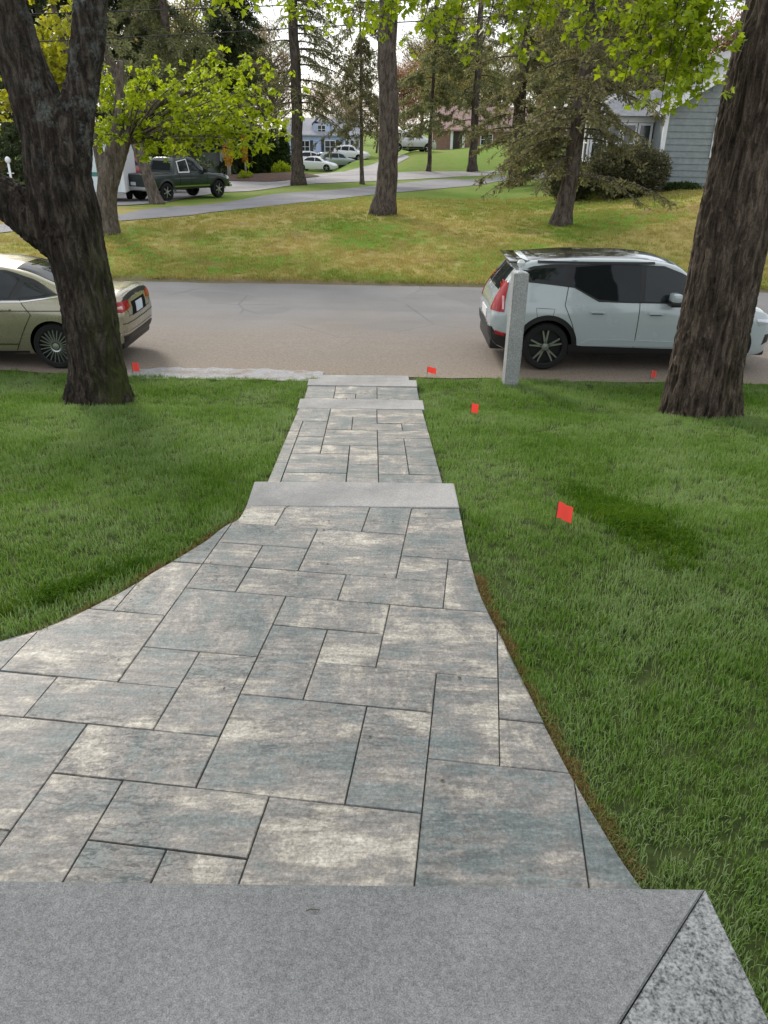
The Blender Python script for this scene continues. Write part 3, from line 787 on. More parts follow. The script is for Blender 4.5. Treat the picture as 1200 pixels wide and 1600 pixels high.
big_trunk('trunk', [main_l, limb_l1, limb_l2, limb_l3], BARK_L, maple_l, l_org, roots=.35)
main_r = px_axis([(1094, 690, 150), (1095, 645, 118), (1104, 570, 106), (1118, 490, 104), (1136, 410, 106), (1153, 320, 104), (1173, 215, 106), (1195, 120, 112), (1226, 20, 120), (1262, -80, 116), (1300, -200, 104), (1340, -340, 92)], RY)
limb_r = px_axis([(1205, 130, 90), (1290, 20, 72), (1390, -70, 60), (1500, -150, 48)], RY)
big_trunk('trunk', [main_r, limb_r], BARK_R, maple_r, r_org, .0125, roots=.37)

def twig_system(root, org, paths, leaf_n, leaf_size, seed, lm, name_b='branch', name_c='crown', spread=.16, kind='maple', tr=.012, bark=BARK_L):
    """paths = list of (points, start fraction of the leafy part); side shoots carry pairs of hanging leaves"""
    r = np.random.RandomState(seed); mb = MB(); lp = []; ld = []
    o = np.array(org)
    for pts, f0 in paths:
        pts = np.array(pts); n = len(pts)
        mb.tube(pts - o, list(np.linspace(tr, tr * .25, n)), 5)
        for _ in range(leaf_n):
            t = f0 + (1 - f0) * r.uniform(0, 1) ** .8; i = min(int(t * (n - 1)), n - 2); fr = t * (n - 1) - i
            p = pts[i] * (1 - fr) + pts[i + 1] * fr
            off = r.normal(0, 1, 3) * np.array([1, 1, .6]) * spread
            q = p + off
            if r.uniform() < .5: mb.tube([p - o, (p + q) / 2 - o + np.array([0, 0, .02]), q - o], [tr * .22, tr * .16, tr * .08], 3, False)
            for _k in range(r.randint(4, 9)):
                dd = r.normal(0, 1, 3); dd[2] = -abs(dd[2]) * .9 - .15
                lp.append(q + r.normal(0, .035, 3)); ld.append(dd)
    mb.build(name_b, bark, root, smooth=True)
    lp, ld = np.array(lp), np.array(ld)
    scatter_leaves(name_c, lp, ld, leaf_size * r.uniform(.6, 1.2, len(lp)), kind, lm, root, seed + 1, .9, org)
def hang(start, end, yd0, yd1, sag=.4, n=9):
    a = at_y(*start, yd0); b = at_y(*end, yd1); m = (a + b) / 2 + np.array([0, 0, sag]); return bez(a, m, b, n)
# low tips of the right maple's crown hang into the top of the view
pr = []
for (sx_, sy_), (ex, ey), d0, d1 in [((1190, -190), (1085, 130), 8.6, 8.0), ((1160, -200), (1045, 150), 8.6, 7.6), ((1120, -210), (1000, 55), 8.8, 7.8), ((1080, -200), (950, 20), 8.8, 7.8), ((1150, -150), (1120, 75), 8.7, 8.1), ((1080, -220), (1010, 118), 9.0, 8.3), ((1000, -200), (880, 25), 9, 8), ((960, -220), (835, 35), 9, 8.2), ((900, -200), (812, 95), 9, 8.2), ((860, -230), (752, 75), 9.2, 8.4), ((820, -230), (700, 85), 9.2, 8.2), ((760, -230), (655, 60), 9.4, 8.5), ((700, -250), (590, 60), 9.6, 8.6), ((660, -250), (555, 20), 9.6, 8.6), ((640, -240), (610, 40), 9.6, 8.6), ((1060, -120), (985, 90), 8.8, 8.2), ((1130, -160), (1075, 120), 8.8, 8.0), ((1140, -160), (1040, 105), 8.8, 7.8), ((1090, -180), (1030, 180), 8.8, 7.7), ((1120, -120), (1095, 150), 8.8, 8.0), ((1050, -160), (975, 130), 8.9, 8.1), ((1100, -150), (1065, 90), 8.8, 8.0), ((1110, -100), (1060, 165), 8.8, 7.9), ((990, -160), (905, 45), 9, 8.3), ((890, -160), (780, 20), 9, 8.2), ((840, -150), (725, 15), 9, 8.3)]:
    pr.append((hang((sx_, sy_), (ex, ey), d0, d1), .55))
twig_system(maple_r, r_org, pr, 26, .078, 21, LEAF_NEAR, bark=BARK_R, spread=.13)
pl = []
for (sx_, sy_), (ex, ey), d0, d1 in [((420, -240), (520, 45), 9.7, 9.3), ((430, -240), (575, 55), 9.7, 9.2), ((330, -220), (430, 25), 9.6, 9.2), ((250, -200), (395, -5), 9.5, 9.0), ((300, -220), (470, 10), 9.6, 9.2), ((320, -240), (505, 30), 9.6, 9.1), ((280, -230), (360, 12), 9.5, 9.0), ((360, -240), (545, 5), 9.7, 9.3), ((250, -180), (318, 25), 9.4, 9.0)]:
    pl.append((hang((sx_, sy_), (ex, ey), d0, d1), .7))
twig_system(maple_l, l_org, pl, 12, .075, 31, LEAF_NEAR, spread=.10)
# the maples' own crowns, above the view
def high_crown(root, org, c, rx, rz, n, seed):
    r = np.random.RandomState(seed); v = r.normal(0, 1, (n, 3)); v /= np.linalg.norm(v, axis=1)[:, None]
    p = np.array(c) + v * np.array([rx, rx, rz]) * (r.uniform(.35, 1, n)[:, None] ** .5)
    k = p[:, 2] > 7.3
    p = p[k]; d = r.normal(0, 1, p.shape); d[:, 2] -= .6
    scatter_leaves('upper_crown', p, d, .22 * r.uniform(.7, 1.2, len(p)), 'maple', LEAF_NEAR, root, seed, 1, org)
high_crown(maple_l, l_org, (-4.2, 9.6, 9.6), 4.2, 3.0, 2600, 5)
high_crown(maple_r, r_org, (5.2, 9.2, 9.8), 4.4, 3.0, 2600, 6)

# --- conifers
def conifer(name, label, base, h, r0, first, blen, nb, mat_n, seed, lean=(0, 0), droop=.35, needles=26, nlen=.14, bark=BARK_P, twig=.55, group='pines and spruces across the street', top_r=.35, upto=None, up=.0, bias=None):
    r = np.random.RandomState(seed); base = np.array(base, float)
    root = empty(name, base, 0, label, 'tree', group)
    n = 14; t = np.linspace(0, 1, n)
    wob = np.cumsum(r.normal(0, .012 * h / n * 3, (n, 2)), 0); wob[0] = 0
    ax = np.stack([lean[0] * t * h + wob[:, 0], lean[1] * t * h + wob[:, 1], t * h - .15], 1)
    rr = r0 * (1 - (1 - top_r) * t) * (1 + .45 * np.exp(-t * h / .35))
    pf, rf = smooth_axis([(ax[i], rr[i]) for i in range(n)], 46)
    mb = MB(); mb.tube(pf, [q * (1 + .05 * math.sin(i * 2.1)) for i, q in enumerate(rf)], 14)
    o = mb.build('trunk', bark, root, smooth=True)
    bm_ = MB(); lp = []; ld = []
    top = h if upto is None else upto
    nb = int(nb * 1.6)
    for b in range(nb):
        z = first + (top - first) * (b + r.uniform(0, 1)) / nb
        tt = np.clip(z / h, 0, 1); i = int(tt * 45); c = pf[i]
        a = r.uniform(0, 2 * math.pi)
        if bias is not None and r.uniform() < .5: a = bias + r.normal(0, .6)
        L = blen * r.uniform(.45, 1.1) * (1 - .45 * (z / h))
        dx = np.array([math.cos(a), math.sin(a), 0])
        p0 = c; p2_ = c + dx * L + np.array([0, 0, -droop * L * r.uniform(.6, 1.3) + up * L]); p1_ = c + dx * L * .5 + np.array([0, 0, (.06 + up) * L])
        bz = bez(p0, p1_, p2_, 9)
        bm_.tube(bz, list(np.linspace(max(.012, r0 * .16 * (L / blen)), .006, 9)), 5, False)
        nt = int(L * 9)
        for k in range(nt):
            u = r.uniform(.18, 1.0); j = min(int(u * 8), 7); fr = u * 8 - j; q = bz[j] * (1 - fr) + bz[j + 1] * fr
            tan = bz[j + 1] - bz[j]; tan /= np.linalg.norm(tan)
            sd = np.cross(tan, [0, 0, 1]) * r.choice([-1, 1]) + tan * r.uniform(.3, 1.0) + np.array([0, 0, r.uniform(-.75, .12)])
            sd /= np.linalg.norm(sd); tl = twig * r.uniform(.4, 1.1) * (1.15 - .5 * u)
            e = q + sd * tl + np.array([0, 0, -.18 * tl])
            bm_.tube([q, (q + e) / 2 + np.array([0, 0, .03 * tl]), e], [.008, .006, .003], 3, False)
            m_ = max(3, int(needles * tl / twig))
            s_ = r.uniform(.05, 1, m_)[:, None]
            lp.append(q + (e - q) * s_ + r.normal(0, .02, (m_, 3))); ld.append(np.tile(sd, (m_, 1)) * .8 + r.normal(0, .62, (m_, 3)))
    bm_.build('branches', bark, root)
    lp, ld = np.concatenate(lp), np.concatenate(ld)
    c_ = scatter_leaves('crown', lp, ld, nlen * r.uniform(.6, 1.3, len(lp)), 'needle', mat_n, root, seed)
    return root
def gp(px, py):
    p = ground_at(px, py); return (p[0], p[1], float(terr(p[0], p[1])))
CONE_G = 'pines and spruces across the street'
conifer('pine_tree', 'tall straight pine with a bare trunk in the middle of the bank', gp(597, 336), 17, .37, 8.5, 3.2, 46, NEEDLE, 101, (.004, .02), .2, 20, .2, top_r=.6)
conifer('spruce_tree', 'crooked dark spruce on the bank behind the pale blue SUV', gp(875, 351), 12.5, .30, 1.75, 3.7, 92, NEEDLE_B, 102, (.025, 0), .30, 24, .15, top_r=.4)
conifer('spruce_tree', 'thick-trunked spruce standing left of the crooked spruce, nearer the side street', gp(803, 291), 16, .40, 2.3, 4.2, 80, NEEDLE_B, 103, (.01, 0), .34, 22, .19, top_r=.45)
conifer('spruce_tree', 'tall bare-limbed spruce on the grass strip by the silver SUV', gp(467, 289), 17, .37, 4.2, 4.6, 64, NEEDLE, 104, (-.01, 0), .42, 15, .17, top_r=.45, bias=0.0)
conifer('spruce_tree', 'slim spruce in front of the brick house lawn', gp(738, 268), 17, .34, 3.4, 4.8, 46, NEEDLE, 105, (0, 0), .36, 20, .22, top_r=.4)
conifer('spruce_tree', 'thin spruce with a pole-like trunk on the verge before the brick house', gp(669, 268), 13, .17, 3.2, 4.6, 44, NEEDLE, 106, (0, 0), .25, 20, .24, top_r=.4)
conifer('spruce_tree', 'brownish spruce with twin thin stems just left of the central pine', gp(566, 288), 10, .13, 3.0, 3.2, 50, NEEDLE_B, 107, (0, 0), .34, 18, .2, bark=BARK_G)
conifer('spruce_tree', 'slender spruce rising behind the maple with the broken top', (-11.5, 45, .55), 19, .30, 4, 4.4, 80, NEEDLE, 108, (0, 0), .4, 22, .2)
for i, (x, y, h, lab) in enumerate([(-15.5, 52, 17, 'dark spruce behind the pickup, above its tailgate'), (-12.2, 64, 15, 'dark spruce behind the pickup, above its bonnet'), (-19.5, 50, 16, 'dark spruce behind the white lamp post'), (-24, 56, 18, 'dark spruce at the far left beyond the lamp post')]):
    conifer('spruce_tree', lab, (x, y, .5), h, .3, .9, 4.2, 120, NEEDLE_D, 120 + i, (0, 0), .34, 26, .26, twig=.8)
conifer('spruce_tree', 'dark bushy spruce beside the grey house, half hidden by the crooked spruce', (9.5, 43.5, 1.2), 14, .3, 2.2, 3.6, 80, NEEDLE, 131, (0, 0), .36, 22, .2)
conifer('spruce_tree', 'tall spruce rising behind the roof of the grey house', (13.5, 47, 1.4), 17, .4, 3.0, 4.0, 80, NEEDLE, 132, (.02, 0), .36, 22, .2)
# leaning grey trunk by the pickup
conifer('leaning_pine', 'leaning grey pine trunk in front of the pickup', (float(at_y(246, 312, 35.6)[0]), 35.6, float(terr(at_y(246, 312, 35.6)[0], 35.6))), 11, .25, 4.2, 2.4, 26, NEEDLE, 140, (-.25, .02), .3, 16, .2, bark=BARK_G, top_r=.5)

# --- the small maple with a broken top, across the street
mb_ = gp(172, 364)
root = empty('broken_maple', mb_, 0, 'small spreading maple with a snapped top across the street, behind the forked maple', 'tree')
my = mb_[1]
ax0 = px_axis([(168, 385, 56), (169, 355, 34), (167, 310, 29), (170, 275, 30), (176, 240, 24), (186, 190, 17), (188, 140, 13), (189, 95, 11)], my)
ax1 = px_axis([(170, 300, 20), (188, 250, 16), (205, 200, 12), (240, 165, 12), (300, 140, 8)], my)
ax2 = px_axis([(166, 290, 20), (150, 220, 13), (120, 120, 12), (90, 40, 9), (70, -60, 7)], my)
big_trunk('trunk', [ax0, ax1, ax2], BARK_G, root, mb_, .025, .012)
pm = []; rr_ = np.random.RandomState(9)
for (ex, ey) in [(460, 160), (420, 95), (455, 215), (345, 85), (250, 105), (220, 130), (395, 245), (375, 165), (430, 175), (400, 215), (440, 130), (360, 130), (330, 175), (300, 115), (380, 100), (320, 215), (285, 165), (255, 210), (270, 130), (235, 160), (350, 195), (410, 150), (215, 215), (240, 245), (290, 235), (160, 150), (170, 200), (150, 225), (200, 180), (445, 200), (390, 185), (160, 110), (345, 150), (310, 195), (425, 230)]:
    a = at_y(200, 225, my); b = at_y(ex, ey, my + rr_.uniform(-2.2, 1.6)); m = (a + b) / 2 + np.array([0, 0, .5]); pm.append((bez(a, m, b, 8), .45))
twig_system(root, mb_, pm, 26, .145, 41, LEAF_MID, spread=.24, tr=.03, bark=BARK_G)
pm2 = []
for (ex, ey) in [(75, 20), (95, 60), (70, 70), (100, 110), (60, 110), (90, 130), (5, 175), (-10, 190), (75, -40), (50, 40), (105, 25), (-5, 150), (88, 90)]:
    a = at_y(110, 130, my); b = at_y(ex, ey, my + rr_.uniform(-1.5, 1.5)); m = (a + b) / 2 + np.array([0, 0, .3]); pm2.append((bez(a, m, b, 8), .35))
twig_system(root, mb_, pm2, 30, .15, 43, LEAF_YEL, 'branch', 'crown', .26, tr=.025, bark=BARK_G)

# --- bare spring trees with red, tan and yellow buds behind the houses
def spring_tree(label, x, y, h, w, bud, seed, dens=1.0, grp='budding trees behind the houses'):
    r = np.random.RandomState(seed); z = float(terr(x, y)); root = empty('budding_tree', (x, y, z), 0, label, 'tree', grp)
    tr = MB(); lp = []; ld = []
    tr.tube([(0, 0, -.3), (.05 * w, 0, h * .25), (.02 * w, .1, h * .5), (0, 0, h * .8)], [h * .020, h * .016, h * .010, h * .003], 8)
    tr.build('trunk', BARK_G, root, smooth=True); br = MB()
    for b in range(int(46 * dens)):
        zz = h * r.uniform(.22, .78); a = r.uniform(0, 6.283); L = w * r.uniform(.4, 1.0) * (1.1 - .5 * zz / h)
        e = np.array([math.cos(a) * L, math.sin(a) * L, zz + L * r.uniform(.3, 1.1)]); s_ = np.array([0, 0, zz]); bz = bez(s_, (s_ + e) / 2 + np.array([0, 0, -.1 * L]), e, 6)
        br.tube(bz, list(np.linspace(h * .006, h * .0012, 6)), 4, False)
        for k in range(12):
            u = r.uniform(.3, 1); j = min(int(u * 5), 4); q = bz[j] + (bz[j + 1] - bz[j]) * (u * 5 - j); tw = q + r.normal(0, 1, 3) * w * .16 + np.array([0, 0, w * .08])
            br.tube([q, tw], [h * .0016, h * .0007], 3, False)
            m_ = 14; lp.append(q + (tw - q) * r.uniform(.3, 1.1, (m_, 1)) + r.normal(0, w * .05, (m_, 3))); ld.append(r.normal(0, 1, (m_, 3)))
    br.build('branches', BARK_G, root)
    lp, ld = np.concatenate(lp), np.concatenate(ld); scatter_leaves('crown', lp, ld, h * .018 * r.uniform(.5, 1.2, len(lp)), 'oval', bud, root, seed)
for i, (px, y, h, w, bud, lab) in enumerate([(505, 112, 13, 5, BUD_R, 'red-budded tree above the blue house roof'), (545, 104, 11, 4.5, BUD_T, 'tan budding tree right of the blue house'), (588, 118, 12, 5, BUD_R, 'reddish budding tree behind the central pine'),
        (628, 126, 13, 5, BUD_R, 'orange-budded tree above the white SUV in the driveway'), (430, 100, 15, 6, BUD_T, 'tan bare tree above the arborvitae'), (700, 135, 15, 6, BUD_T, 'tan tree left of the brick house roof'), (770, 130, 15, 6, BUD_Y, 'yellow-green tree behind the brick house'),
        (840, 120, 16, 6, BUD_Y, 'yellow-green tree between the crooked spruce and the grey house'), (655, 150, 19, 7, BUD_T, 'tall tan tree beyond the brick house'), (395, 130, 18, 7, BUD_T, 'tall bare tree behind the hedge'), (350, 90, 14, 5, BUD_Y, 'yellow-green tree behind the dark spruces'),
        (910, 140, 18, 7, BUD_T, 'tan tree left of the grey house roof'), (1000, 120, 17, 7, BUD_R, 'red-budded tree behind the grey house roof'), (1090, 100, 15, 7, BUD_R, 'rusty tree above the grey house gable'), (250, 110, 18, 7, BUD_T, 'tan tree far behind the pickup'), (120, 100, 18, 7, BUD_T, 'tan tree seen in the fork of the big maple'), (10, 95, 18, 7, BUD_Y, 'yellow-green tree beyond the lamp post'), (1180, 110, 18, 7, BUD_T, 'tan tree behind the right-hand maple trunk'), (865, 75, 14, 4.5, BUD_Y, 'fresh green tree right behind the crooked spruce'), (690, 100, 16, 5, BUD_Y, 'fresh green tree above the brick house door'), (300, 75, 15, 5, BUD_Y, 'fresh green tree behind the broken-topped maple'), (960, 80, 15, 5, BUD_Y, 'fresh green tree just left of the grey house porch'), (540, 160, 20, 8, BUD_T, 'pale tall tree in the gap left of the central pine'), (730, 170, 22, 8, BUD_T, 'pale tall tree between the two slim spruces')]):
    p = at_y(px, 240, y); k_ = .62 if 440 < px < 600 else (1.0 if y < 125 else .95); spring_tree(lab, float(p[0]), y, h * k_, w * (.8 if k_ < .7 else 1.0), bud, 200 + i, 1.0 if k_ < .7 else 1.5)

# ------------------------------------------------------------------ vehicles
GLASS = mat('car_glass', (.008, .011, .012), .04, spec=.28)
GLASS_L = mat('car_glass_light', (.014, .019, .021), .05, spec=.35)
BLACK = mat('black_trim', (.012, .012, .013), .45, spec=.4)
RUBBER = mat('tyre_rubber', (.014, .014, .014), .8, spec=.2)
WELL = mat('wheel_well_black', (.004, .004, .004), .95, spec=.05)
GAP = mat('panel_gap', (.006, .006, .007), .8, spec=.1)
RED = mat('tail_lamp_red', (.30, .006, .010), .2, spec=.3, coat=.3)
REDL = mat('tail_lamp_clear', (.62, .30, .30), .12, spec=.7, coat=1.0)
REFL = mat('reflector_red', (.30, .010, .015), .2, spec=.6)
LAMP = mat('head_lamp_clear', (.45, .47, .50), .08, .3, .8, 1.0)
CHROME = mat('chrome', (.62, .62, .63), .14, 1.0)
ALLOY = mat('alloy_silver', (.50, .50, .51), .28, .9)
ALLOY_D = mat('alloy_machined', (.42, .42, .42), .3, .85)
PLATE = mat('number_plate', (.52, .60, .68), .4)
PLATE_W = mat('number_plate_white', (.70, .70, .70), .4)
INK = mat('plate_ink', (.05, .08, .20), .6)
P_SUV = m_paint('pale_blue_grey_paint', (.36, .405, .42), .22)
P_GOLD = m_paint('gold_green_metallic_paint', (.29, .268, .185), .24, .5)
P_GREEN = m_paint('dark_green_paint', (.006, .016, .013), .3, coat=.5)
P_WHITE = m_paint('white_paint', (.68, .69, .70), .3)
P_SILVER = m_paint('silver_green_paint', (.26, .31, .31), .28, .4)
P_PEARL = m_paint('silver_grey_paint', (.48, .48, .50), .3, .3)

class Car:
    """a lofted body; windows, lamps, doors and trim are shells laid on its surface"""
    def __init__(s, name, label, loc, rz, spec, paint, group=None, detail=True, cat='car'):
        s.root = empty(name, loc, rz, label, cat, group); s.sp = spec; s.paint = paint; s.detail = detail
        F_ = {k: pchip(*zip(*v)) for k, v in spec['fields'].items()}; s.F = F_
        x0, x1 = spec['len']; n = 90 if detail else 44
        t = np.linspace(0, 1, n); xs = x0 + (x1 - x0) * (.5 - .5 * np.cos(np.pi * t)) * .55 + (x1 - x0) * t * .45
        vs = []; M = None
        for x in xs:
            zb, ws, wm, zm, wb, zbelt, wr, zr = [float(F_[k](x)) for k in ('zb', 'ws', 'wm', 'zm', 'wb', 'zbelt', 'wr', 'zr')]
            zbelt = min(zbelt, zr - .03); zm = min(zm, zbelt - .05)
            key = [(0, zb), (ws * .8, zb), (ws * .97, zb + .02), (ws, zb + .07), (ws + (wm - ws) * .7, zb + .07 + (zm - zb) * .35), (wm, zm), (wm - .004, (zm + zbelt) / 2), (wb + .008, zbelt - .03), (wb - .012, zbelt + .004)]
            g = max(zr - .055 - zbelt, .0)
            key += [(wb + (wr - wb) * .5, zbelt + .01 + g * .52), (wr, zbelt + g), (wr - .035, zr - .028), (wr - .13, zr - .008), (wr * .4, zr + spec.get('crown', .015)), (0, zr + spec.get('crown', .015))]
            half = []
            for i in range(len(key) - 1):
                half.append(key[i]); half.append(((key[i][0] + key[i + 1][0]) / 2, (key[i][1] + key[i + 1][1]) / 2))
            half.append(key[-1])
            ring = half + [(-y, z) for y, z in half[-2:0:-1]]
            M = len(ring); vs += [(x, y, z) for y, z in ring]
        fs = []
        for i in range(n - 1):
            for k in range(M):
                k2 = (k + 1) % M
                fs.append((i * M + k, (i + 1) * M + k, (i + 1) * M + k2, i * M + k2))
        fs.append(tuple(range(M))); fs.append(tuple((n - 1) * M + k for k in range(M - 1, -1, -1)))
        mb = MB(); mb.add(vs, fs); me = mb.mesh('body', [paint, WELL], True, 38)
        bm = bmesh.new(); bm.from_mesh(me); bmesh.ops.recalc_face_normals(bm, faces=bm.faces)
        bmesh.ops.smooth_vert(bm, verts=bm.verts, factor=.35, use_axis_x=False, use_axis_y=True, use_axis_z=True)
        bm.to_mesh(me)
        s.bvh = BVHTree.FromBMesh(bm); bm.free()
        s.body = link(bpy.data.objects.new('body', me), s.root)
        # wheel wells
        cut = MB(); cut.mi = 1
        for ax_ in spec['axles']:
            for sg in (-1, 1):
                cut.lathe([(.001, sg * .48), (spec['arch'], sg * .48), (spec['arch'], sg * 1.3), (.001, sg * 1.3)], 40, 'y', (ax_, 0, spec['wheel_r'] + .01))
        co = cut.build('cutter', [paint, WELL], None, fix=True)
        md = s.body.modifiers.new('b', 'BOOLEAN'); md.operation = 'DIFFERENCE'; md.object = co; md.solver = 'EXACT'; md.material_mode = 'TRANSFER' if hasattr(md, 'material_mode') else 'INDEX'
        s.body.matrix_parent_inverse = Matrix(); s.body.parent = None; s.body.location = (0, 0, 0)
        bake(s.body); s.body.parent = s.root
        bpy.data.objects.remove(co)
        for p in s.body.data.polygons: p.use_smooth = True
        s.body.data.set_sharp_from_angle(angle=rad(38))
        for ax_ in spec['axles']:
            for sg in (-1, 1): s.wheel(ax_, sg)
    def hit(s, view, a, b):
        o, d = {'R': ((a, -3, b), (0, 1, 0)), 'L': ((a, 3, b), (0, -1, 0)), 'back': ((-5, a, b), (1, 0, 0)), 'front': ((5, a, b), (-1, 0, 0)), 'top': ((a, b, 4), (0, 0, -1))}[view]
        h = s.bvh.ray_cast(Vector(o), Vector(d))
        if h[0] is None: return None
        n = h[1]
        if n.dot(Vector(d)) > 0: n = -n
        return h[0], n
    def patch(s, name, view, poly, material, off=.004, parent=None, nr=10, nc=14, smooth=True, depth=.02):
        poly = [tuple(map(float, p)) for p in poly]
        bs = [p[1] for p in poly]; b0, b1 = min(bs) + 1e-4, max(bs) - 1e-4
        rows = []
        for r in range(nr + 1):
            b = b0 + (b1 - b0) * r / nr; xs = []
            for i in range(len(poly)):
                p, q = poly[i], poly[(i + 1) % len(poly)]
                if (p[1] - b) * (q[1] - b) <= 0 and p[1] != q[1]: xs.append(p[0] + (q[0] - p[0]) * (b - p[1]) / (q[1] - p[1]))
            if len(xs) < 2: continue
            rows.append((b, min(xs), max(xs)))
        vs = []; bad = None
        for b, a0_, a1_ in rows:
            for c in range(nc + 1):
                a = a0_ + (a1_ - a0_) * c / nc; h = s.hit(view, a, b)
                if h is None: h = bad
                if h is None: h = (Vector((0, 0, 0)), Vector((0, 0, 1)))
                bad = h; vs.append(h[0] + h[1] * off)
        nrow = len(rows); W = nc + 1; fs = []
        for r in range(nrow - 1):
            for c in range(nc): fs.append((r * W + c, r * W + c + 1, (r + 1) * W + c + 1, (r + 1) * W + c))
        # skirt down to the body
        ringi = [c for c in range(W)] + [r * W + W - 1 for r in range(1, nrow)] + [(nrow - 1) * W + c for c in range(W - 2, -1, -1)] + [r * W for r in range(nrow - 2, 0, -1)]
        cc = sum(vs, Vector()) / len(vs); base = len(vs)
        dv = {'R': Vector((0, 1, 0)), 'L': Vector((0, -1, 0)), 'back': Vector((1, 0, 0)), 'front': Vector((-1, 0, 0)), 'top': Vector((0, 0, -1))}[view]
        for i in ringi: vs.append(vs[i] + dv * (off + depth))
        m = len(ringi)
        for k in range(m): fs.append((ringi[k], base + k, base + (k + 1) % m, ringi[(k + 1) % m]))
        o = MB().add(vs, fs).build(name, material, parent or s.root, smooth, 40, fix=False)
        bm = bmesh.new(); bm.from_mesh(o.data)
        bm.faces.ensure_lookup_table()
        f0 = bm.faces[len(bm.faces) // 3 if nrow > 3 else 0]
        if bm.faces[0].normal.dot(-dv) < 0: bmesh.ops.reverse_faces(bm, faces=bm.faces)
        bm.to_mesh(o.data); bm.free()
        return o
    def line(s, name, view, pts, w, material, off=.0015, parent=None):
        """a thin strip along a polyline on the body (gaps, mouldings)"""
        P_ = []
        for i in range(len(pts) - 1):
            a, b = np.array(pts[i]), np.array(pts[i + 1]); m = max(2, int(np.hypot(*(b - a)) / .04))
            for k in range(m): P_.append(a + (b - a) * k / m)
        P_.append(np.array(pts[-1])); vs = []; fs = []
        for i, p in enumerate(P_):
            t = P_[min(i + 1, len(P_) - 1)] - P_[max(i - 1, 0)]; t = t / (np.hypot(*t) + 1e-9); nn = np.array([-t[1], t[0]]) * w / 2
            for sg in (1, -1):
                h = s.hit(view, *(p + sg * nn))
                if h is None: h = s.hit(view, *p)
                if h is None: h = (Vector(vs[-1]) if vs else Vector((p[0], 0, p[1])), Vector((0, 0, 0)))
                vs.append(tuple(h[0] + h[1] * off))
        for i in range(len(P_) - 1): fs.append((2 * i, 2 * i + 1, 2 * i + 3, 2 * i + 2))
        return MB().add(vs, fs).build(name, material, parent or s.root)
    def both(s, fn, *a, **k):
        return [getattr(s, fn)(a[0], v, *a[1:], **k) for v in ('R', 'L')]
    def arch_trim(s, ax_, view, r0, r1, a0_, a1_, material=None):
        n = 30; vs = []; fs = []; zc = s.sp['wheel_r'] + .01; sg = -1 if view == 'R' else 1
        for i in range(n + 1):
            a = a0_ + (a1_ - a0_) * i / n
            for r in (r0, r1):
                x, z = ax_ + r * math.cos(a), zc + r * math.sin(a); h = s.hit(view, x, z)
                p = h[0] + h[1] * .008 if h else Vector((x, sg * float(s.F['wm'](x)), z))
                vs.append(tuple(p)); vs.append((p[0], p[1] - sg * .05, p[2]))
        for i in range(n):
            b = i * 4
            for q in ((0, 2), (3, 1), (1, 0), (2, 3)): fs.append((b + q[0], b + q[1], b + 4 + q[1], b + 4 + q[0]))
        o = MB().add(vs, fs).build('arch_trim', material or BLACK, s.root, fix=True); return o
    def wheel(s, ax_, sg):
        R, w = s.sp['wheel_r'], s.sp.get('tyre_w', .22); yo = sg * s.sp['track']
        wh = bpy.data.objects.new('wheel', None); link(wh, s.root); wh.location = (ax_, yo, R); wh.empty_display_size = .1
        rr = R * s.sp.get('rim', .70)
        MB().lathe([(rr, -w / 2), (R * .93, -w / 2 - .004), (R, -w * .36), (R, w * .36), (R * .93, w / 2 + .004), (rr, w / 2)], 40).build('tyre', RUBBER, wh, True, 40, fix=True)
        MB().lathe([(.0, sg * .02), (rr * .96, sg * .02), (rr * .97, sg * (w / 2 - .03)), (rr, sg * (w / 2 - .002)), (rr * 1.03, sg * (w / 2 + .002))], 40).build('rim', s.sp.get('rim_m', BLACK), wh, True, 40, fix=True)
        kind, ns = s.sp['spokes']
        sp = MB(); yo_ = sg * (w / 2 - .012)
        for k in range(ns):
            a = 2 * math.pi * (k + .3) / ns
            arms = [(0, .075, .052)] if kind == 'plain' else [(-.17, .05, .035), (.17, .05, .03)]
            for da, w0, w1 in arms:
                c0, s0 = math.cos(a), math.sin(a); c1, s1 = math.cos(a + da), math.sin(a + da)
                p0 = np.array([c0 * rr * .14, s0 * rr * .14]); p1 = np.array([c1 * rr * .97, s1 * rr * .97]); t = p1 - p0; t /= np.hypot(*t); nn = np.array([-t[1], t[0]])
                if ns > 12: w0, w1 = .018, .018; p0 = np.array([c0 * rr * .3, s0 * rr * .3])
                q = [p0 + nn * w0 * rr * 1.2 / .35 * .35, p1 + nn * w1 * rr * 1.2, p1 - nn * w1 * rr * 1.2, p0 - nn * w0 * rr * 1.2]
                sp.add([(x, yo_, z) for x, z in q] + [(x, yo_ - sg * .03, z) for x, z in q], [(0, 1, 2, 3), (4, 7, 6, 5), (0, 4, 5, 1), (1, 5, 6, 2), (2, 6, 7, 3), (3, 7, 4, 0)])
        sp.lathe([(.001, yo_ + sg * .012), (rr * .2, yo_ + sg * .008), (rr * .24, yo_ - sg * .02)], 18)
        if ns > 12: sp.lathe([(rr * .26, yo_), (rr * .34, yo_ + sg * .004), (rr * .36, yo_ - sg * .02)], 24)
        sp.build('spokes', s.sp.get('spoke_m', ALLOY), wh, fix=True)

def solid(c, name, material, parent, boxes, bev=.01):
    mb = MB()
    for b in boxes: mb.box(*b)
    o = mb.build(name, material, parent, fix=True)
    if bev: bevel_obj(o, bev, 2)
    for p in o.data.polygons: p.use_smooth = True
    o.data.set_sharp_from_angle(angle=rad(40)); return o

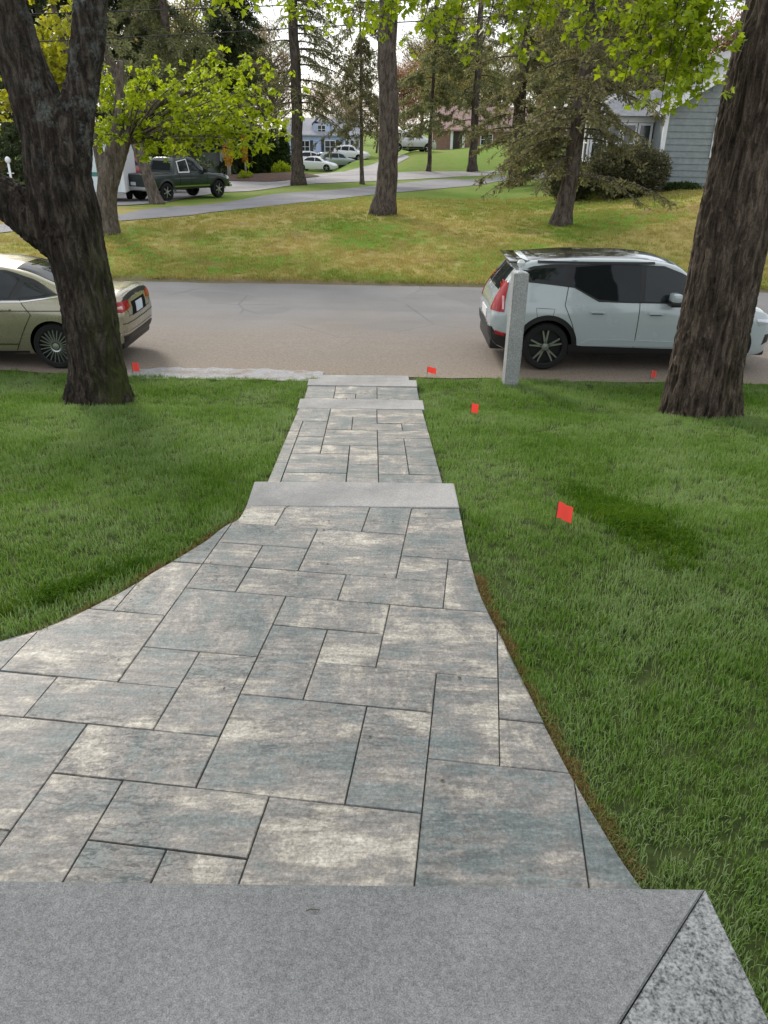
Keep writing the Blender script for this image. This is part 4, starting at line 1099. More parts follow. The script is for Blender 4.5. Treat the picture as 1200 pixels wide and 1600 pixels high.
SUV = dict(len=(-2.21, 2.21), axles=(-1.352, 1.35), wheel_r=.355, arch=.405, track=.80, rim=.73, tyre_w=.235, spokes=('double', 5), spoke_m=ALLOY_D, crown=.018, fields=dict(
    zb=[(-2.21, .52), (-2.17, .40), (-2.05, .30), (-1.7, .23), (1.6, .22), (1.95, .24), (2.12, .28), (2.21, .40)],
    ws=[(-2.21, .66), (-2.12, .78), (-1.9, .85), (-1.3, .875), (1.3, .875), (1.8, .84), (2.08, .74), (2.21, .56)],
    wm=[(-2.21, .70), (-2.14, .82), (-2.0, .885), (-1.75, .92), (-1.3, .932), (0, .915), (1.2, .93), (1.7, .915), (2.0, .83), (2.14, .70), (2.21, .52)],
    zm=[(-2.21, .66), (-1.5, .74), (1.5, .72), (2.21, .6)],
    wb=[(-2.21, .66), (-2.1, .78), (-1.95, .84), (-1.6, .885), (0, .895), (1.1, .90), (1.6, .885), (2.0, .79), (2.21, .48)],
    zbelt=[(-2.21, .78), (-2.16, .92), (-2.0, 1.02), (-1.6, 1.04), (-.6, 1.0), (.6, .975), (1.2, .965), (1.6, .96), (2.0, .88), (2.21, .62)],
    wr=[(-2.21, .56), (-2.14, .66), (-1.95, .66), (-1.5, .665), (-.5, .68), (.3, .68), (.75, .66), (1.15, .73), (1.45, .78), (1.9, .72), (2.21, .42)],
    zr=[(-2.21, .82), (-2.185, .96), (-2.12, 1.09), (-1.95, 1.34), (-1.82, 1.50), (-1.70, 1.585), (-1.45, 1.615), (-.8, 1.645), (-.2, 1.645), (.25, 1.615), (.55, 1.555), (.9, 1.33), (1.22, 1.105), (1.34, 1.055), (1.7, 1.01), (2.0, .925), (2.14, .83), (2.21, .66)]))
suv = Car('parked_suv', 'pale blue-grey SUV with black trim parked behind the granite post', (3.79, 12.47, .02), 0, SUV, P_SUV)
def rail(n0, n1, z0, z1): return [(n0, z0), (n1, z0), (n1, z1), (n0, z1)]
side_glass = [(-1.02, 1.115), (-.62, 1.045), (.98, 1.035), (1.06, 1.06), (.62, 1.43), (.30, 1.525), (-.30, 1.555), (-1.0, 1.545), (-1.45, 1.50), (-1.62, 1.445), (-1.55, 1.36)]
for v in ('R', 'L'):
    suv.patch('side_glass', v, [(-1.66, 1.27), (-1.04, 1.25), (-.58, 1.02), (1.0, 1.005), (1.09, 1.03), (.68, 1.43), (.34, 1.545), (-.3, 1.575), (-1.0, 1.565), (-1.55, 1.53), (-1.80, 1.45)], BLACK, .003, nr=18, nc=40)
    w1 = suv.patch('window', v, [(-.56, 1.045), (.0, 1.035), (.0, 1.545), (-.6, 1.545), (-1.0, 1.52), (-1.06, 1.28)], GLASS, .006, nr=14, nc=16)
    w2 = suv.patch('window', v, [(.07, 1.035), (.94, 1.02), (1.0, 1.045), (.63, 1.41), (.33, 1.52), (.07, 1.54)], GLASS_L, .006, nr=14, nc=16)
    suv.patch('quarter_window', v, [(-1.62, 1.31), (-1.14, 1.29), (-1.10, 1.51), (-1.55, 1.49), (-1.70, 1.43)], GLASS, .006, nr=8, nc=8)
    dr = suv.patch('door', v, [(-.88, .42), (.00, .39), (.00, 1.01), (-.58, 1.015), (-1.06, 1.24), (-1.12, .98), (-.98, .70)], P_SUV, .0025, nr=22, nc=22)
    df = suv.patch('door', v, [(.012, .39), (.99, .40), (1.02, .70), (1.02, .985), (.012, 1.01)], P_SUV, .0025, nr=22, nc=22)
    suv.line('door_gap', v, [(.006, .36), (.006, 1.04)], .009, GAP, .004, df)
    suv.line('door_gap', v, [(-.88, .40), (-.98, .70), (-1.12, .98), (-1.08, 1.25)], .009, GAP, .004, dr)
    suv.line('door_gap', v, [(1.0, .40), (1.03, .70), (1.03, 1.01)], .009, GAP, .004, df)
    sg = -1 if v == 'R' else 1
    for d_, xx_, zz_ in ((dr, -.62, .895), (df, .26, .885)):
        h = suv.hit(v, xx_, zz_)[0]
        solid(suv, 'handle', P_SUV, d_, [(xx_ - .11, xx_ + .11, min(h.y + sg * .012, h.y + sg * .04), max(h.y + sg * .012, h.y + sg * .04), zz_ - .014, zz_ + .014)], .006)
        suv.patch('handle_recess', v, [(xx_ - .085, zz_ - .03), (xx_ + .085, zz_ - .03), (xx_ + .085, zz_ + .0), (xx_ - .085, zz_ + .0)], GAP, .0045, d_, 3, 6)
    suv.patch('sill_cladding', v, [(-.99, .20), (.97, .20), (.97, .355), (-.80, .375), (-.92, .40), (-1.0, .40)], BLACK, .012, nr=8, nc=30)
    # flared lower crease of the doors
    suv.patch('door_moulding', v, [(-.86, .385), (.96, .385), (.96, .46), (-.60, .49), (-.74, .47)], P_SUV, .016, nr=5, nc=30)
    suv.arch_trim(SUV['axles'][0], v, .402, .475, rad(-8), rad(188)); suv.arch_trim(SUV['axles'][1], v, .402, .465, rad(-8), rad(188))
    suv.line('fuel_flap' if v == 'R' else 'panel_crease', v, [(-1.52, .78), (-1.30, .78), (-1.27, .93), (-1.55, .94), (-1.52, .78)], .006, GAP, .002)
    # tail lamp: tall hockey-stick shape round the corner
    t_ = suv.patch('tail_lamp', v, [(-2.14, .86), (-2.02, .86), (-2.01, 1.02), (-1.955, 1.27), (-2.01, 1.30), (-2.10, 1.06)], RED, .010, nr=12, nc=6)
    suv.patch('lamp_lens', v, [(-2.05, .90), (-2.025, .90), (-2.02, 1.08), (-2.05, 1.08)], REDL, .014, t_, 4, 3)
    ml = -1 if v == 'R' else 1
    suv.line('roof_rail', v, [(-1.55, 1.565), (.2, 1.575)], .03, BLACK, .012)
    mir = bpy.data.objects.new('mirror', None); link(mir, suv.root)
    h = suv.hit(v, .50, 1.08)[0]; y_ = h.y
    yy0, yy1 = sorted((y_ + ml * .06, y_ + ml * .27))
    sh = solid(suv, 'mirror_shell', P_SUV, mir, [(.40, .55, yy0, yy1, 1.075, 1.21)], .045)
    lo = solid(suv, 'mirror_base', BLACK, mir, [(.395, .545, yy0 + .005, yy1 - .005, 1.02, 1.10), (.46, .54, *sorted((y_ - ml * .03, y_ + ml * .1)), 1.03, 1.07)], .018)
    hl = suv.patch('head_lamp', v, [(1.86, .72), (2.08, .73), (2.10, .80), (1.80, .83)], LAMP, .006, nr=5, nc=6)
    suv.patch('fog_recess', v, [(2.00, .42), (2.12, .44), (2.13, .58), (2.02, .58)], BLACK, .006, nr=5, nc=5)
suv.patch('windscreen', 'top', [(.62, -.55), (1.24, -.68), (1.24, .68), (.62, .55)], GLASS, .004, nr=14, nc=12)
suv.patch('roof_panel', 'top', [(.52, -.60), (.52, .60), (.25, .645), (-1.0, .66), (-1.68, .63), (-1.68, -.63), (-1.0, -.66), (.25, -.645)], mat('roof_white_black', (.03, .032, .034), .08, spec=.7, coat=1.0), .004, nr=14, nc=24)
suv.patch('rear_window', 'back', [(-.52, 1.14), (.52, 1.14), (.47, 1.44), (-.47, 1.44)], GLASS_L, .006, nr=10, nc=12)
suv.patch('rear_bumper', 'back', [(-.74, .42), (.74, .42), (.76, .62), (-.76, .62)], BLACK, .014, nr=6, nc=20)
for sg in (-1, 1):
    suv.patch('bumper_corner', 'R' if sg < 0 else 'L', [(-2.15, .36), (-1.78, .235), (-1.76, .56), (-2.17, .60)], BLACK, .010, nr=6, nc=8)
    suv.patch('reflector', 'R' if sg < 0 else 'L', [(-2.13, .52), (-1.99, .50), (-1.98, .555), (-2.12, .585)], REFL, .018, nr=3, nc=5)
    suv.patch('tail_lamp', 'back', sorted([(sg * .60, .86), (sg * .80, .86), (sg * .72, 1.12), (sg * .60, 1.28), (sg * .56, 1.26), (sg * .62, 1.02)], key=lambda p: 0), RED, .010, nr=12, nc=6)
pl_ = suv.patch('number_plate', 'back', [(-.26, .66), (.26, .66), (.26, .80), (-.26, .80)], PLATE_W, .012, nr=3, nc=6)
spo = solid(suv, 'roof_spoiler', bpy.data.materials['roof_white_black'], suv.root, [(-1.97, -1.60, -.60, .60, 1.535, 1.575)], .015)
solid(suv, 'bumper_skid', BLACK, suv.root, [(-2.19, -1.75, -.70, .70, .25, .44)], .05)
solid(suv, 'front_skid', BLACK, suv.root, [(1.80, 2.17, -.62, .62, .20, .33)], .05)
suv.patch('grille', 'front', [(-.38, .58), (.38, .58), (.42, .80), (-.42, .80)], BLACK, .006, nr=6, nc=10)

SEDAN = dict(len=(-2.43, 2.43), axles=(-1.40, 1.45), wheel_r=.335, arch=.372, track=.795, rim=.74, tyre_w=.225, spokes=('plain', 22), rim_m=mat('rim_shadow', (.03, .03, .03), .5, .4), spoke_m=ALLOY, crown=.02, fields=dict(
    zb=[(-2.43, .50), (-2.39, .36), (-2.2, .27), (-1.8, .20), (1.8, .17), (2.3, .2), (2.43, .34)],
    ws=[(-2.43, .60), (-2.3, .76), (-2.0, .83), (-1.4, .865), (1.4, .865), (2.0, .80), (2.3, .66), (2.43, .45)],
    wm=[(-2.43, .64), (-2.36, .77), (-2.15, .865), (-1.8, .91), (-1.4, .925), (0, .915), (1.4, .925), (1.9, .89), (2.25, .74), (2.43, .46)],
    zm=[(-2.43, .62), (-1.5, .68), (1.5, .64), (2.43, .52)],
    wb=[(-2.43, .60), (-2.34, .71), (-2.1, .79), (-1.7, .86), (-1, .89), (0, .895), (1.2, .89), (1.7, .84), (2.2, .68), (2.43, .42)],
    zbelt=[(-2.43, .76), (-2.38, .92), (-2.1, .98), (-1.6, .985), (-.8, .965), (.6, .92), (1.3, .89), (1.9, .80), (2.43, .56)],
    wr=[(-2.43, .54), (-2.3, .66), (-2.0, .70), (-1.5, .66), (-1.0, .60), (-.3, .595), (.3, .59), (.8, .63), (1.25, .74), (1.8, .70), (2.43, .38)],
    zr=[(-2.43, .80), (-2.41, .93), (-2.36, 1.03), (-2.25, 1.055), (-2.0, 1.06), (-1.75, 1.095), (-1.4, 1.22), (-1.0, 1.365), (-.55, 1.455), (-.1, 1.475), (.3, 1.455), (.7, 1.31), (1.1, 1.10), (1.4, .965), (1.9, .86), (2.25, .76), (2.43, .58)]))
sedan = Car('parked_sedan', 'gold-green sedan parked behind the forked maple, tail to the driveway gap', (-6.34, 12.05, .02), math.pi, SEDAN, P_GOLD)
for v in ('R', 'L'):
    sg = -1 if v == 'R' else 1
    sedan.patch('window_surround', v, [(-1.52, 1.055), (-1.0, .99), (1.0, .945), (1.10, .97), (.62, 1.265), (.28, 1.385), (-.2, 1.405), (-.75, 1.375), (-1.15, 1.25)], BLACK, .003, nr=16, nc=40)
    sedan.patch('window', v, [(-.80, 1.005), (.04, .985), (.04, 1.375), (-.25, 1.38), (-.70, 1.35), (-.94, 1.27)], GLASS_L, .006, nr=14, nc=14)
    sedan.patch('window', v, [(.12, .98), (.97, .955), (1.02, .975), (.60, 1.235), (.28, 1.355), (.12, 1.37)], GLASS_L, .006, nr=14, nc=14)
    sedan.patch('quarter_window', v, [(-1.40, 1.06), (-.93, 1.015), (-1.02, 1.22), (-1.14, 1.20)], GLASS_L, .006, nr=8, nc=10)
    sedan.line('window_trim', v, [(-1.56, 1.045), (-1.0, .975), (1.05, .93)], .014, CHROME, .006)
    dr = sedan.patch('door', v, [(-.80, .28), (.06, .26), (.06, .96), (-.98, .975), (-1.12, .80), (-.98, .58)], P_GOLD, .0025, nr=20, nc=20)
    df = sedan.patch('door', v, [(.072, .26), (1.0, .26), (1.05, .60), (1.05, .93), (.072, .96)], P_GOLD, .0025, nr=20, nc=20)
    sedan.line('door_gap', v, [(.066, .25), (.066, .97)], .009, GAP, .004, df)
    sedan.line('door_gap', v, [(-.80, .26), (-.98, .58), (-1.12, .80), (-.97, 1.0)], .009, GAP, .004, dr)
    sedan.line('shoulder_crease', v, [(-2.0, .865), (-.9, .85), (1.2, .80)], .012, GAP, .0045)
    sedan.line('sill_crease', v, [(-.86, .36), (.9, .33)], .022, CHROME, .006)
    for d_, xx_, zz_ in ((dr, -.72, .865), (df, .28, .845)):
        h = sedan.hit(v, xx_, zz_)[0]
        solid(sedan, 'handle', P_GOLD, d_, [(xx_ - .11, xx_ + .11, *sorted((h.y + sg * .008, h.y + sg * .038)), zz_ - .014, zz_ + .014)], .006)
    sedan.patch('sill', v, [(-.98, .17), (1.0, .15), (1.0, .235), (-.98, .255)], BLACK, .006, nr=4, nc=24)
    t_ = sedan.patch('tail_lamp', v, [(-2.39, .80), (-2.20, .82), (-2.04, .90), (-2.14, .97), (-2.38, .965)], RED, .008, nr=8, nc=10)
    sedan.patch('lamp_lens', v, [(-2.39, .845), (-2.26, .85), (-2.22, .895), (-2.38, .90)], REDL, .012, t_, 4, 8)
    sedan.line('bumper_line', v, [(-2.42, .50), (-2.1, .47), (-1.80, .46)], .022, CHROME, .008)
    m_ = bpy.data.objects.new('mirror', None); link(m_, sedan.root); h = sedan.hit(v, .86, .97)[0]
    solid(sedan, 'mirror_shell', P_GOLD, m_, [(.78, .92, *sorted((h.y - sg * .02, h.y + sg * .2)), .95, 1.08)], .035)
for sg in (-1, 1):
    sedan.patch('tail_lamp', 'back', [(sg * .40, .845), (sg * .70, .80), (sg * .74, .97), (sg * .46, .955)], RED, .008, nr=8, nc=10)
sedan.patch('boot_spoiler_line', 'top', [(-2.40, -.60), (-2.375, -.62), (-2.375, .62), (-2.40, .60)], BLACK, .004, nr=12, nc=3)
sedan.patch('number_recess', 'back', [(-.34, .70), (.34, .70), (.32, .90), (-.32, .90)], GAP, .003, nr=4, nc=8)
npl = sedan.patch('number_plate', 'back', [(-.155, .72), (.155, .72), (.155, .87), (-.155, .87)], PLATE, .010, nr=4, nc=6)
sedan.patch('badge', 'back', [(-.075, .935), (.075, .935), (.075, .985), (-.075, .985)], CHROME, .008, nr=4, nc=6)
sedan.line('bumper_gap', 'back', [(-.72, .64), (-.3, .62), (.3, .62), (.72, .64)], .012, GAP, .003)
sedan.patch('bumper_valance', 'back', [(-.66, .34), (.66, .34), (.70, .46), (-.70, .46)], BLACK, .010, nr=5, nc=18)
sedan.line('bumper_strip', 'back', [(-.74, .50), (0, .485), (.74, .50)], .02, CHROME, .008)
sedan.line('boot_gap', 'back', [(-.60, .96), (-.50, .72), (.50, .72), (.60, .96)], .009, GAP, .003)
sedan.patch('rear_window', 'top', [(-1.70, -.60), (-1.70, .60), (-.85, .50), (-.85, -.50)], GLASS_L, .004, nr=12, nc=12)
sedan.patch('windscreen', 'top', [(.45, -.50), (1.30, -.66), (1.30, .66), (.45, .50)], GLASS, .004, nr=12, nc=12)
solid(sedan, 'valance_block', BLACK, sedan.root, [(-2.36, -1.82, -.68, .68, .24, .40)], .06)

def scaled(fields, L0, L1, H0, H1, W=1.0):
    kx = L1 / L0; kz = H1 / H0
    return {k: [(a * kx, b * (kz if k[0] == 'z' else W)) for a, b in v] for k, v in fields.items()}
def simple_car(name, label, p, rz, base, L, H, paint, kind, group='cars parked by the far houses'):
    L0 = base['len'][1] * 2; H0 = {'suv': 1.65, 'sedan': 1.475}[kind]; kx = L / L0; kz = H / H0
    sp = dict(base); sp['fields'] = scaled(base['fields'], L0, L, H0, H); sp['len'] = (-L / 2, L / 2); sp['axles'] = tuple(a * kx for a in base['axles']); sp['spokes'] = ('plain', 5); sp['spoke_m'] = ALLOY
    c = Car(name, label, (p[0], p[1], p[2] + .035), rz, sp, paint, group, False)
    S = lambda poly: [(a * kx, b * kz) for a, b in poly]
    for v in ('R', 'L'):
        if kind == 'suv':
            c.patch('window', v, S([(-.60, 1.09), (.0, 1.07), (.0, 1.52), (-.6, 1.52), (-.95, 1.48), (-.95, 1.12)]), GLASS, .006, nr=6, nc=6)
            c.patch('window', v, S([(.08, 1.07), (.92, 1.05), (.60, 1.39), (.33, 1.49), (.08, 1.51)]), GLASS, .006, nr=6, nc=6)
            c.patch('window', v, S([(-1.62, 1.16), (-1.05, 1.13), (-1.05, 1.47), (-1.5, 1.46)]), GLASS, .006, nr=6, nc=6)
            c.patch('sill_cladding', v, S([(-.95, .22), (.95, .22), (.95, .42), (-.95, .42)]), BLACK, .01, nr=4, nc=8)
        else:
            c.patch('window', v, S([(-1.25, 1.04), (.04, .985), (.04, 1.37), (-.25, 1.38), (-.80, 1.33)]), GLASS, .006, nr=8, nc=8)
            c.patch('window', v, S([(.10, .98), (.98, .955), (.60, 1.23), (.28, 1.35), (.10, 1.37)]), GLASS, .006, nr=8, nc=8)
        c.patch('tail_lamp', v, S([(-2.13, .86), (-1.97, .86), (-1.97, 1.1 if kind == 'suv' else .95), (-2.10, 1.06 if kind == 'suv' else .95)]), RED, .01, nr=4, nc=4)
        c.patch('head_lamp', v, S([(1.86, .70), (2.08, .70), (2.08, .79), (1.80, .80)]), LAMP, .006, nr=3, nc=4)
    if kind == 'suv': c.patch('rear_window', 'back', S([(-.52, 1.12), (.52, 1.12), (.47, 1.44), (-.47, 1.44)]), GLASS, .006, nr=5, nc=6)
    else: c.patch('rear_window', 'top', [(-1.65 * kx, -.6), (-1.65 * kx, .6), (-.9 * kx, .5), (-.9 * kx, -.5)], GLASS, .004, nr=5, nc=5)
    c.patch('windscreen', 'top', [(.62 * kx, -.52), (1.22 * kx, -.64), (1.22 * kx, .64), (.62 * kx, .52)], GLASS, .004, nr=6, nc=5)
    c.patch('number_plate', 'back', [(-.2, .66 * kz), (.2, .66 * kz), (.2, .80 * kz), (-.2, .80 * kz)], PLATE_W, .012, nr=2, nc=3)
    return c
def at_ground(px, y):
    p = at_y(px, 250, y); return (float(p[0]), y, float(terr(p[0], y)))
simple_car('parked_sedan', 'white sedan lowest of the cars by the blue house', at_ground(494, 90), rad(-12), SEDAN, 4.7, 1.45, P_WHITE, 'sedan')
simple_car('parked_suv', 'silver-green SUV with a dark lower body in the blue house drive', at_ground(524, 93.5), rad(28), SUV, 4.7, 1.75, P_SILVER, 'suv')
simple_car('parked_suv', 'white SUV behind the silver-green SUV by the blue house', at_ground(484, 97), rad(14), SUV, 4.6, 1.7, P_WHITE, 'suv')
simple_car('parked_suv', 'white SUV nose out at the end of the blue house drive', at_ground(549, 97.5), rad(-20), SUV, 4.2, 1.7, P_WHITE, 'suv')
simple_car('parked_suv', 'silver-grey SUV in the drive beside the brick house', at_ground(640, 79), rad(18), SUV, 4.9, 1.8, P_PEARL, 'suv')

TRUCK = dict(len=(-2.85, 2.85), axles=(-1.72, 1.83), wheel_r=.40, arch=.47, track=.84, rim=.62, tyre_w=.26, spokes=('plain', 6), spoke_m=ALLOY, crown=.01, fields=dict(
    zb=[(-2.85, .58), (-2.7, .52), (2.5, .45), (2.85, .5)],
    ws=[(-2.85, .84), (-2.6, .90), (2.3, .90), (2.7, .82), (2.85, .72)],
    wm=[(-2.85, .90), (-2.75, .95), (-1.7, .98), (1.8, .98), (2.5, .94), (2.75, .86), (2.85, .76)],
    zm=[(-2.85, .85), (2.85, .82)],
    wb=[(-2.85, .86), (-2.75, .92), (-1, .95), (1.2, .95), (2.3, .90), (2.7, .80), (2.85, .68)],
    zbelt=[(-2.85, 1.10), (-1, 1.13), (1.0, 1.12), (1.3, 1.10), (2.4, 1.02), (2.75, .95), (2.85, .86)],
    wr=[(-2.85, .86), (-2.7, .88), (-1.15, .88), (-.95, .73), (-.8, .72), (.4, .71), (1.2, .80), (1.6, .84), (2.4, .82), (2.85, .62)],
    zr=[(-2.85, 1.14), (-2.80, 1.17), (-2.0, 1.18), (-1.12, 1.18), (-1.02, 1.45), (-.92, 1.76), (-.78, 1.84), (0, 1.88), (.30, 1.86), (.55, 1.75), (1.05, 1.30), (1.25, 1.18), (1.9, 1.13), (2.4, 1.07), (2.75, .99), (2.85, .90)]))
tp = ground_at(272, 308)
truck = Car('pickup_truck', 'dark green pickup with a white-trimmed rear cab window parked beyond the side street', (-10.3, 40.0, float(terr(-10.3, 40.0)) + .03), rad(60), TRUCK, P_GREEN, None, True, 'truck')
for v in ('R', 'L'):
    truck.patch('window_surround', v, [(-.86, 1.19), (-.12, 1.19), (-.12, 1.78), (-.80, 1.77)], P_WHITE, .006, nr=6, nc=8)
    truck.patch('window', v, [(-.79, 1.24), (-.17, 1.24), (-.17, 1.74), (-.75, 1.73)], GLASS_L, .012, nr=6, nc=8)
    truck.patch('window', v, [(-.04, 1.22), (.92, 1.20), (.55, 1.60), (.32, 1.74), (-.04, 1.75)], GLASS_L, .006, nr=8, nc=8)
    truck.line('door_gap', v, [(-.08, .56), (-.08, 1.8)], .014, GAP, .004); truck.line('door_gap', v, [(-.84, .56), (-.84, 1.82)], .02, GAP, .004); truck.line('door_gap', v, [(1.0, .56), (1.04, 1.15)], .014, GAP, .004)
    truck.line('sill_strip', v, [(-1.2, .62), (1.2, .60)], .07, CHROME, .006)
    truck.arch_trim(TRUCK['axles'][0], v, .468, .56, rad(0), rad(180), mat('flare_grey', (.05, .055, .055), .5)); truck.arch_trim(TRUCK['axles'][1], v, .468, .55, rad(0), rad(180), BLACK)
    truck.patch('head_lamp', v, [(2.45, .84), (2.72, .84), (2.74, .98), (2.45, 1.0)], LAMP, .006, nr=3, nc=4)
    sg = -1 if v == 'R' else 1
    solid(truck, 'mirror', BLACK, truck.root, [(.78, .92, *sorted((sg * .93, sg * 1.14)), 1.16, 1.36)], .03)
truck.patch('tail_gate', 'back', [(-.78, .66), (.78, .66), (.78, 1.12), (-.78, 1.12)], P_GREEN, .01, nr=5, nc=6)
truck.patch('rear_window', 'back', [(-.60, 1.30), (.60, 1.30), (.56, 1.68), (-.56, 1.68)], GLASS, .008, nr=5, nc=6)
truck.patch('bed_hollow_shade', 'top', [(-2.70, -.72), (-1.22, -.72), (-1.22, .72), (-2.70, .72)], BLACK, .004, nr=4, nc=4)  # dark sheet on the closed bed top, standing in for the shaded open bed
for sg in (-1, 1): truck.patch('tail_lamp', 'back', [(sg * .80, .75), (sg * .90, .75), (sg * .90, 1.1), (sg * .80, 1.1)], RED, .012, nr=3, nc=3)
solid(truck, 'rear_bumper', CHROME, truck.root, [(-2.98, -2.78, -.92, .92, .48, .66)], .03)
solid(truck, 'front_bumper', CHROME, truck.root, [(2.72, 2.92, -.88, .88, .46, .66)], .03)
truck.patch('number_plate', 'back', [(-.16, .70), (.16, .70), (.16, .84), (-.16, .84)], PLATE_W, .016, nr=2, nc=2)
truck.patch('windscreen', 'top', [(.42, -.6), (1.15, -.72), (1.15, .72), (.42, .6)], GLASS, .004, nr=8, nc=8)

# ------------------------------------------------------------------ houses
WHITE = mat('white_trim_paint', (.74, .75, .76), .5)
def m_flat(name, col, var=.18, scale=3, rough=.8):
    m = mat(name, col, rough, spec=.25); k = N(m); v = k.coord('Object'); n = k.noise(v, scale, 6, .65)
    k.col(k.mix(k.ramp(n, [(.35, 0.0), (.7, 1.0)]), tuple(q * (1 - var) for q in col), tuple(min(1, q * (1 + var)) for q in col))); k.bump(k.noise(v, 40, 4, .6), .2, .004)
    return m
SIDING = m_flat('grey_blue_siding', (.235, .262, .268), .12, 5)
SHINGLE = m_flat('grey_shingle', (.24, .245, .26), .22, 6, .6)
PANE = mat('window_pane', (.03, .035, .04), .06, spec=.8)
def house_window(parent, x, y, z, w, h, facing='-y', frame=WHITE, shutters=None, mull=1):
    """a framed window standing proud of the wall; x,y,z = lower middle"""
    win = bpy.data.objects.new('window', None); link(win, parent); win.location = (x, y, z)
    if facing == '-x': win.rotation_euler = (0, 0, -math.pi / 2)
    t = .09 if h > 1 else .07
    f = MB()
    f.box(-w / 2, w / 2, -.05, .02, 0, t); f.box(-w / 2, w / 2, -.05, .02, h - t, h); f.box(-w / 2, -w / 2 + t, -.049, .02, t, h - t); f.box(w / 2 - t, w / 2, -.049, .02, t, h - t)
    for i in range(mull): f.box(-w / 2 + w * (i + 1) / (mull + 1) - .03, -w / 2 + w * (i + 1) / (mull + 1) + .03, -.045, .02, t, h - t)
    f.box(-w / 2 + t, w / 2 - t, -.044, .02, h * .5 - .025, h * .5 + .025)
    f.build('frame', frame, win)
    for i in range(mull + 1):
        x0 = -w / 2 + w * i / (mull + 1) + .03; MB().box(x0, x0 + w / (mull + 1) - .06, -.02, .0, t * .9, h - t * .9).build('pane', PANE, win)
    if shutters:
        for sg in (-1, 1):
            xx = sg * (w / 2 + .2); MB().box(xx - .18, xx + .18, -.04, .01, 0, h).build('shutter', shutters, win)
    return win
def gable_roof(parent, x0, x1, y0, y1, ze, zr, material, axis='y', over=.35, th=.14):
    xm, ym = (x0 + x1) / 2, (y0 + y1) / 2; mb = MB()
    if axis == 'y':
        s_ = (zr - ze) / (xm - x0); zo = ze - over * s_
        for sg in (-1, 1):
            xe = x0 - over if sg < 0 else x1 + over
            q = [(xe, y0 - over, zo), (xe, y1 + over, zo), (xm, y1 + over, zr), (xm, y0 - over, zr)]
            mb.add(q + [(a, b, c + th) for a, b, c in q], [(0, 1, 2, 3), (4, 7, 6, 5), (0, 4, 5, 1), (1, 5, 6, 2), (2, 6, 7, 3), (3, 7, 4, 0)])
    else:
        s_ = (zr - ze) / (ym - y0); zo = ze - over * s_
        for sg in (-1, 1):
            ye = y0 - over if sg < 0 else y1 + over
            q = [(x0 - over, ye, zo), (x1 + over, ye, zo), (x1 + over, ym, zr), (x0 - over, ym, zr)]
            mb.add(q + [(a, b, c + th) for a, b, c in q], [(0, 1, 2, 3), (4, 7, 6, 5), (0, 4, 5, 1), (1, 5, 6, 2), (2, 6, 7, 3), (3, 7, 4, 0)])
    return mb.build('roof', material, parent, fix=True)
# grey house on the right: gable end with lapped boards, glazed porch along its left side
gz = 1.36
gh = empty('grey_house', (10.95, 34.0, gz), rad(-3), 'grey-blue clapboard house with a glazed side porch behind the right maple', 'house')
Wd, Hw, Dp, Hr = 8.4, 3.0, 9.0, 2.5
wl = MB().prism([(0, 0), (Wd, 0), (Wd, Dp), (0, Dp)], 0, Hw)
wl.add([(0, 0, Hw), (Wd, 0, Hw), (Wd / 2, 0, Hw + Hr - .2)], [(0, 1, 2)]); wl.build('wall', SIDING, gh, fix=False)
e_ = .235; n_ = int((Hw + Hr - .3) / e_)
for i in range(n_):
    z0_ = .12 + i * e_; zz = z0_ + e_
    inset = 0 if zz <= Hw else (zz - Hw) / (Hr - .2) * Wd / 2
    if Wd - 2 * inset < .4: break
    MB().add([(inset - .0, -.012, zz), (Wd - inset, -.012, zz), (Wd - inset, -.045, z0_ - .02), (inset, -.045, z0_ - .02), (inset, .0, zz), (Wd - inset, .0, zz), (Wd - inset, .0, z0_ - .02), (inset, .0, z0_ - .02)],
             [(0, 1, 2, 3), (3, 2, 6, 7), (0, 3, 7, 4), (1, 5, 6, 2), (0, 4, 5, 1)]).build('siding_board', SIDING, gh, fix=True)
MB().box(-.03, .12, -.06, .1, 0, Hw + .02).build('corner_board', WHITE, gh)
MB().box(-.02, Wd, -.02, .05, -.4, .10).build('foundation', m_flat('concrete_grey', (.30, .30, .30)), gh)
gable_roof(gh, 0, Wd, 0, Dp, Hw, Hw + Hr, SHINGLE)
rk = MB(); s_ = Hr / (Wd / 2)
for sg in (-1, 1):
    a = (-.36, Hw - .36 * s_) if sg < 0 else (Wd + .36, Hw - .36 * s_); b = (Wd / 2, Hw + Hr)
    rk.add([(a[0], -.40, a[1] - .10), (b[0], -.40, b[1] - .10), (b[0], -.40, b[1] + .13), (a[0], -.40, a[1] + .13), (a[0], -.355, a[1] - .10), (b[0], -.355, b[1] - .10), (b[0], -.355, b[1] + .13), (a[0], -.355, a[1] + .13)], [(0, 1, 2, 3), (4, 7, 6, 5), (0, 4, 5, 1), (3, 2, 6, 7)])
rk.build('rake_board', WHITE, gh, fix=True)
house_window(gh, 2.75, -.06, 1.28, 1.6, 1.75)
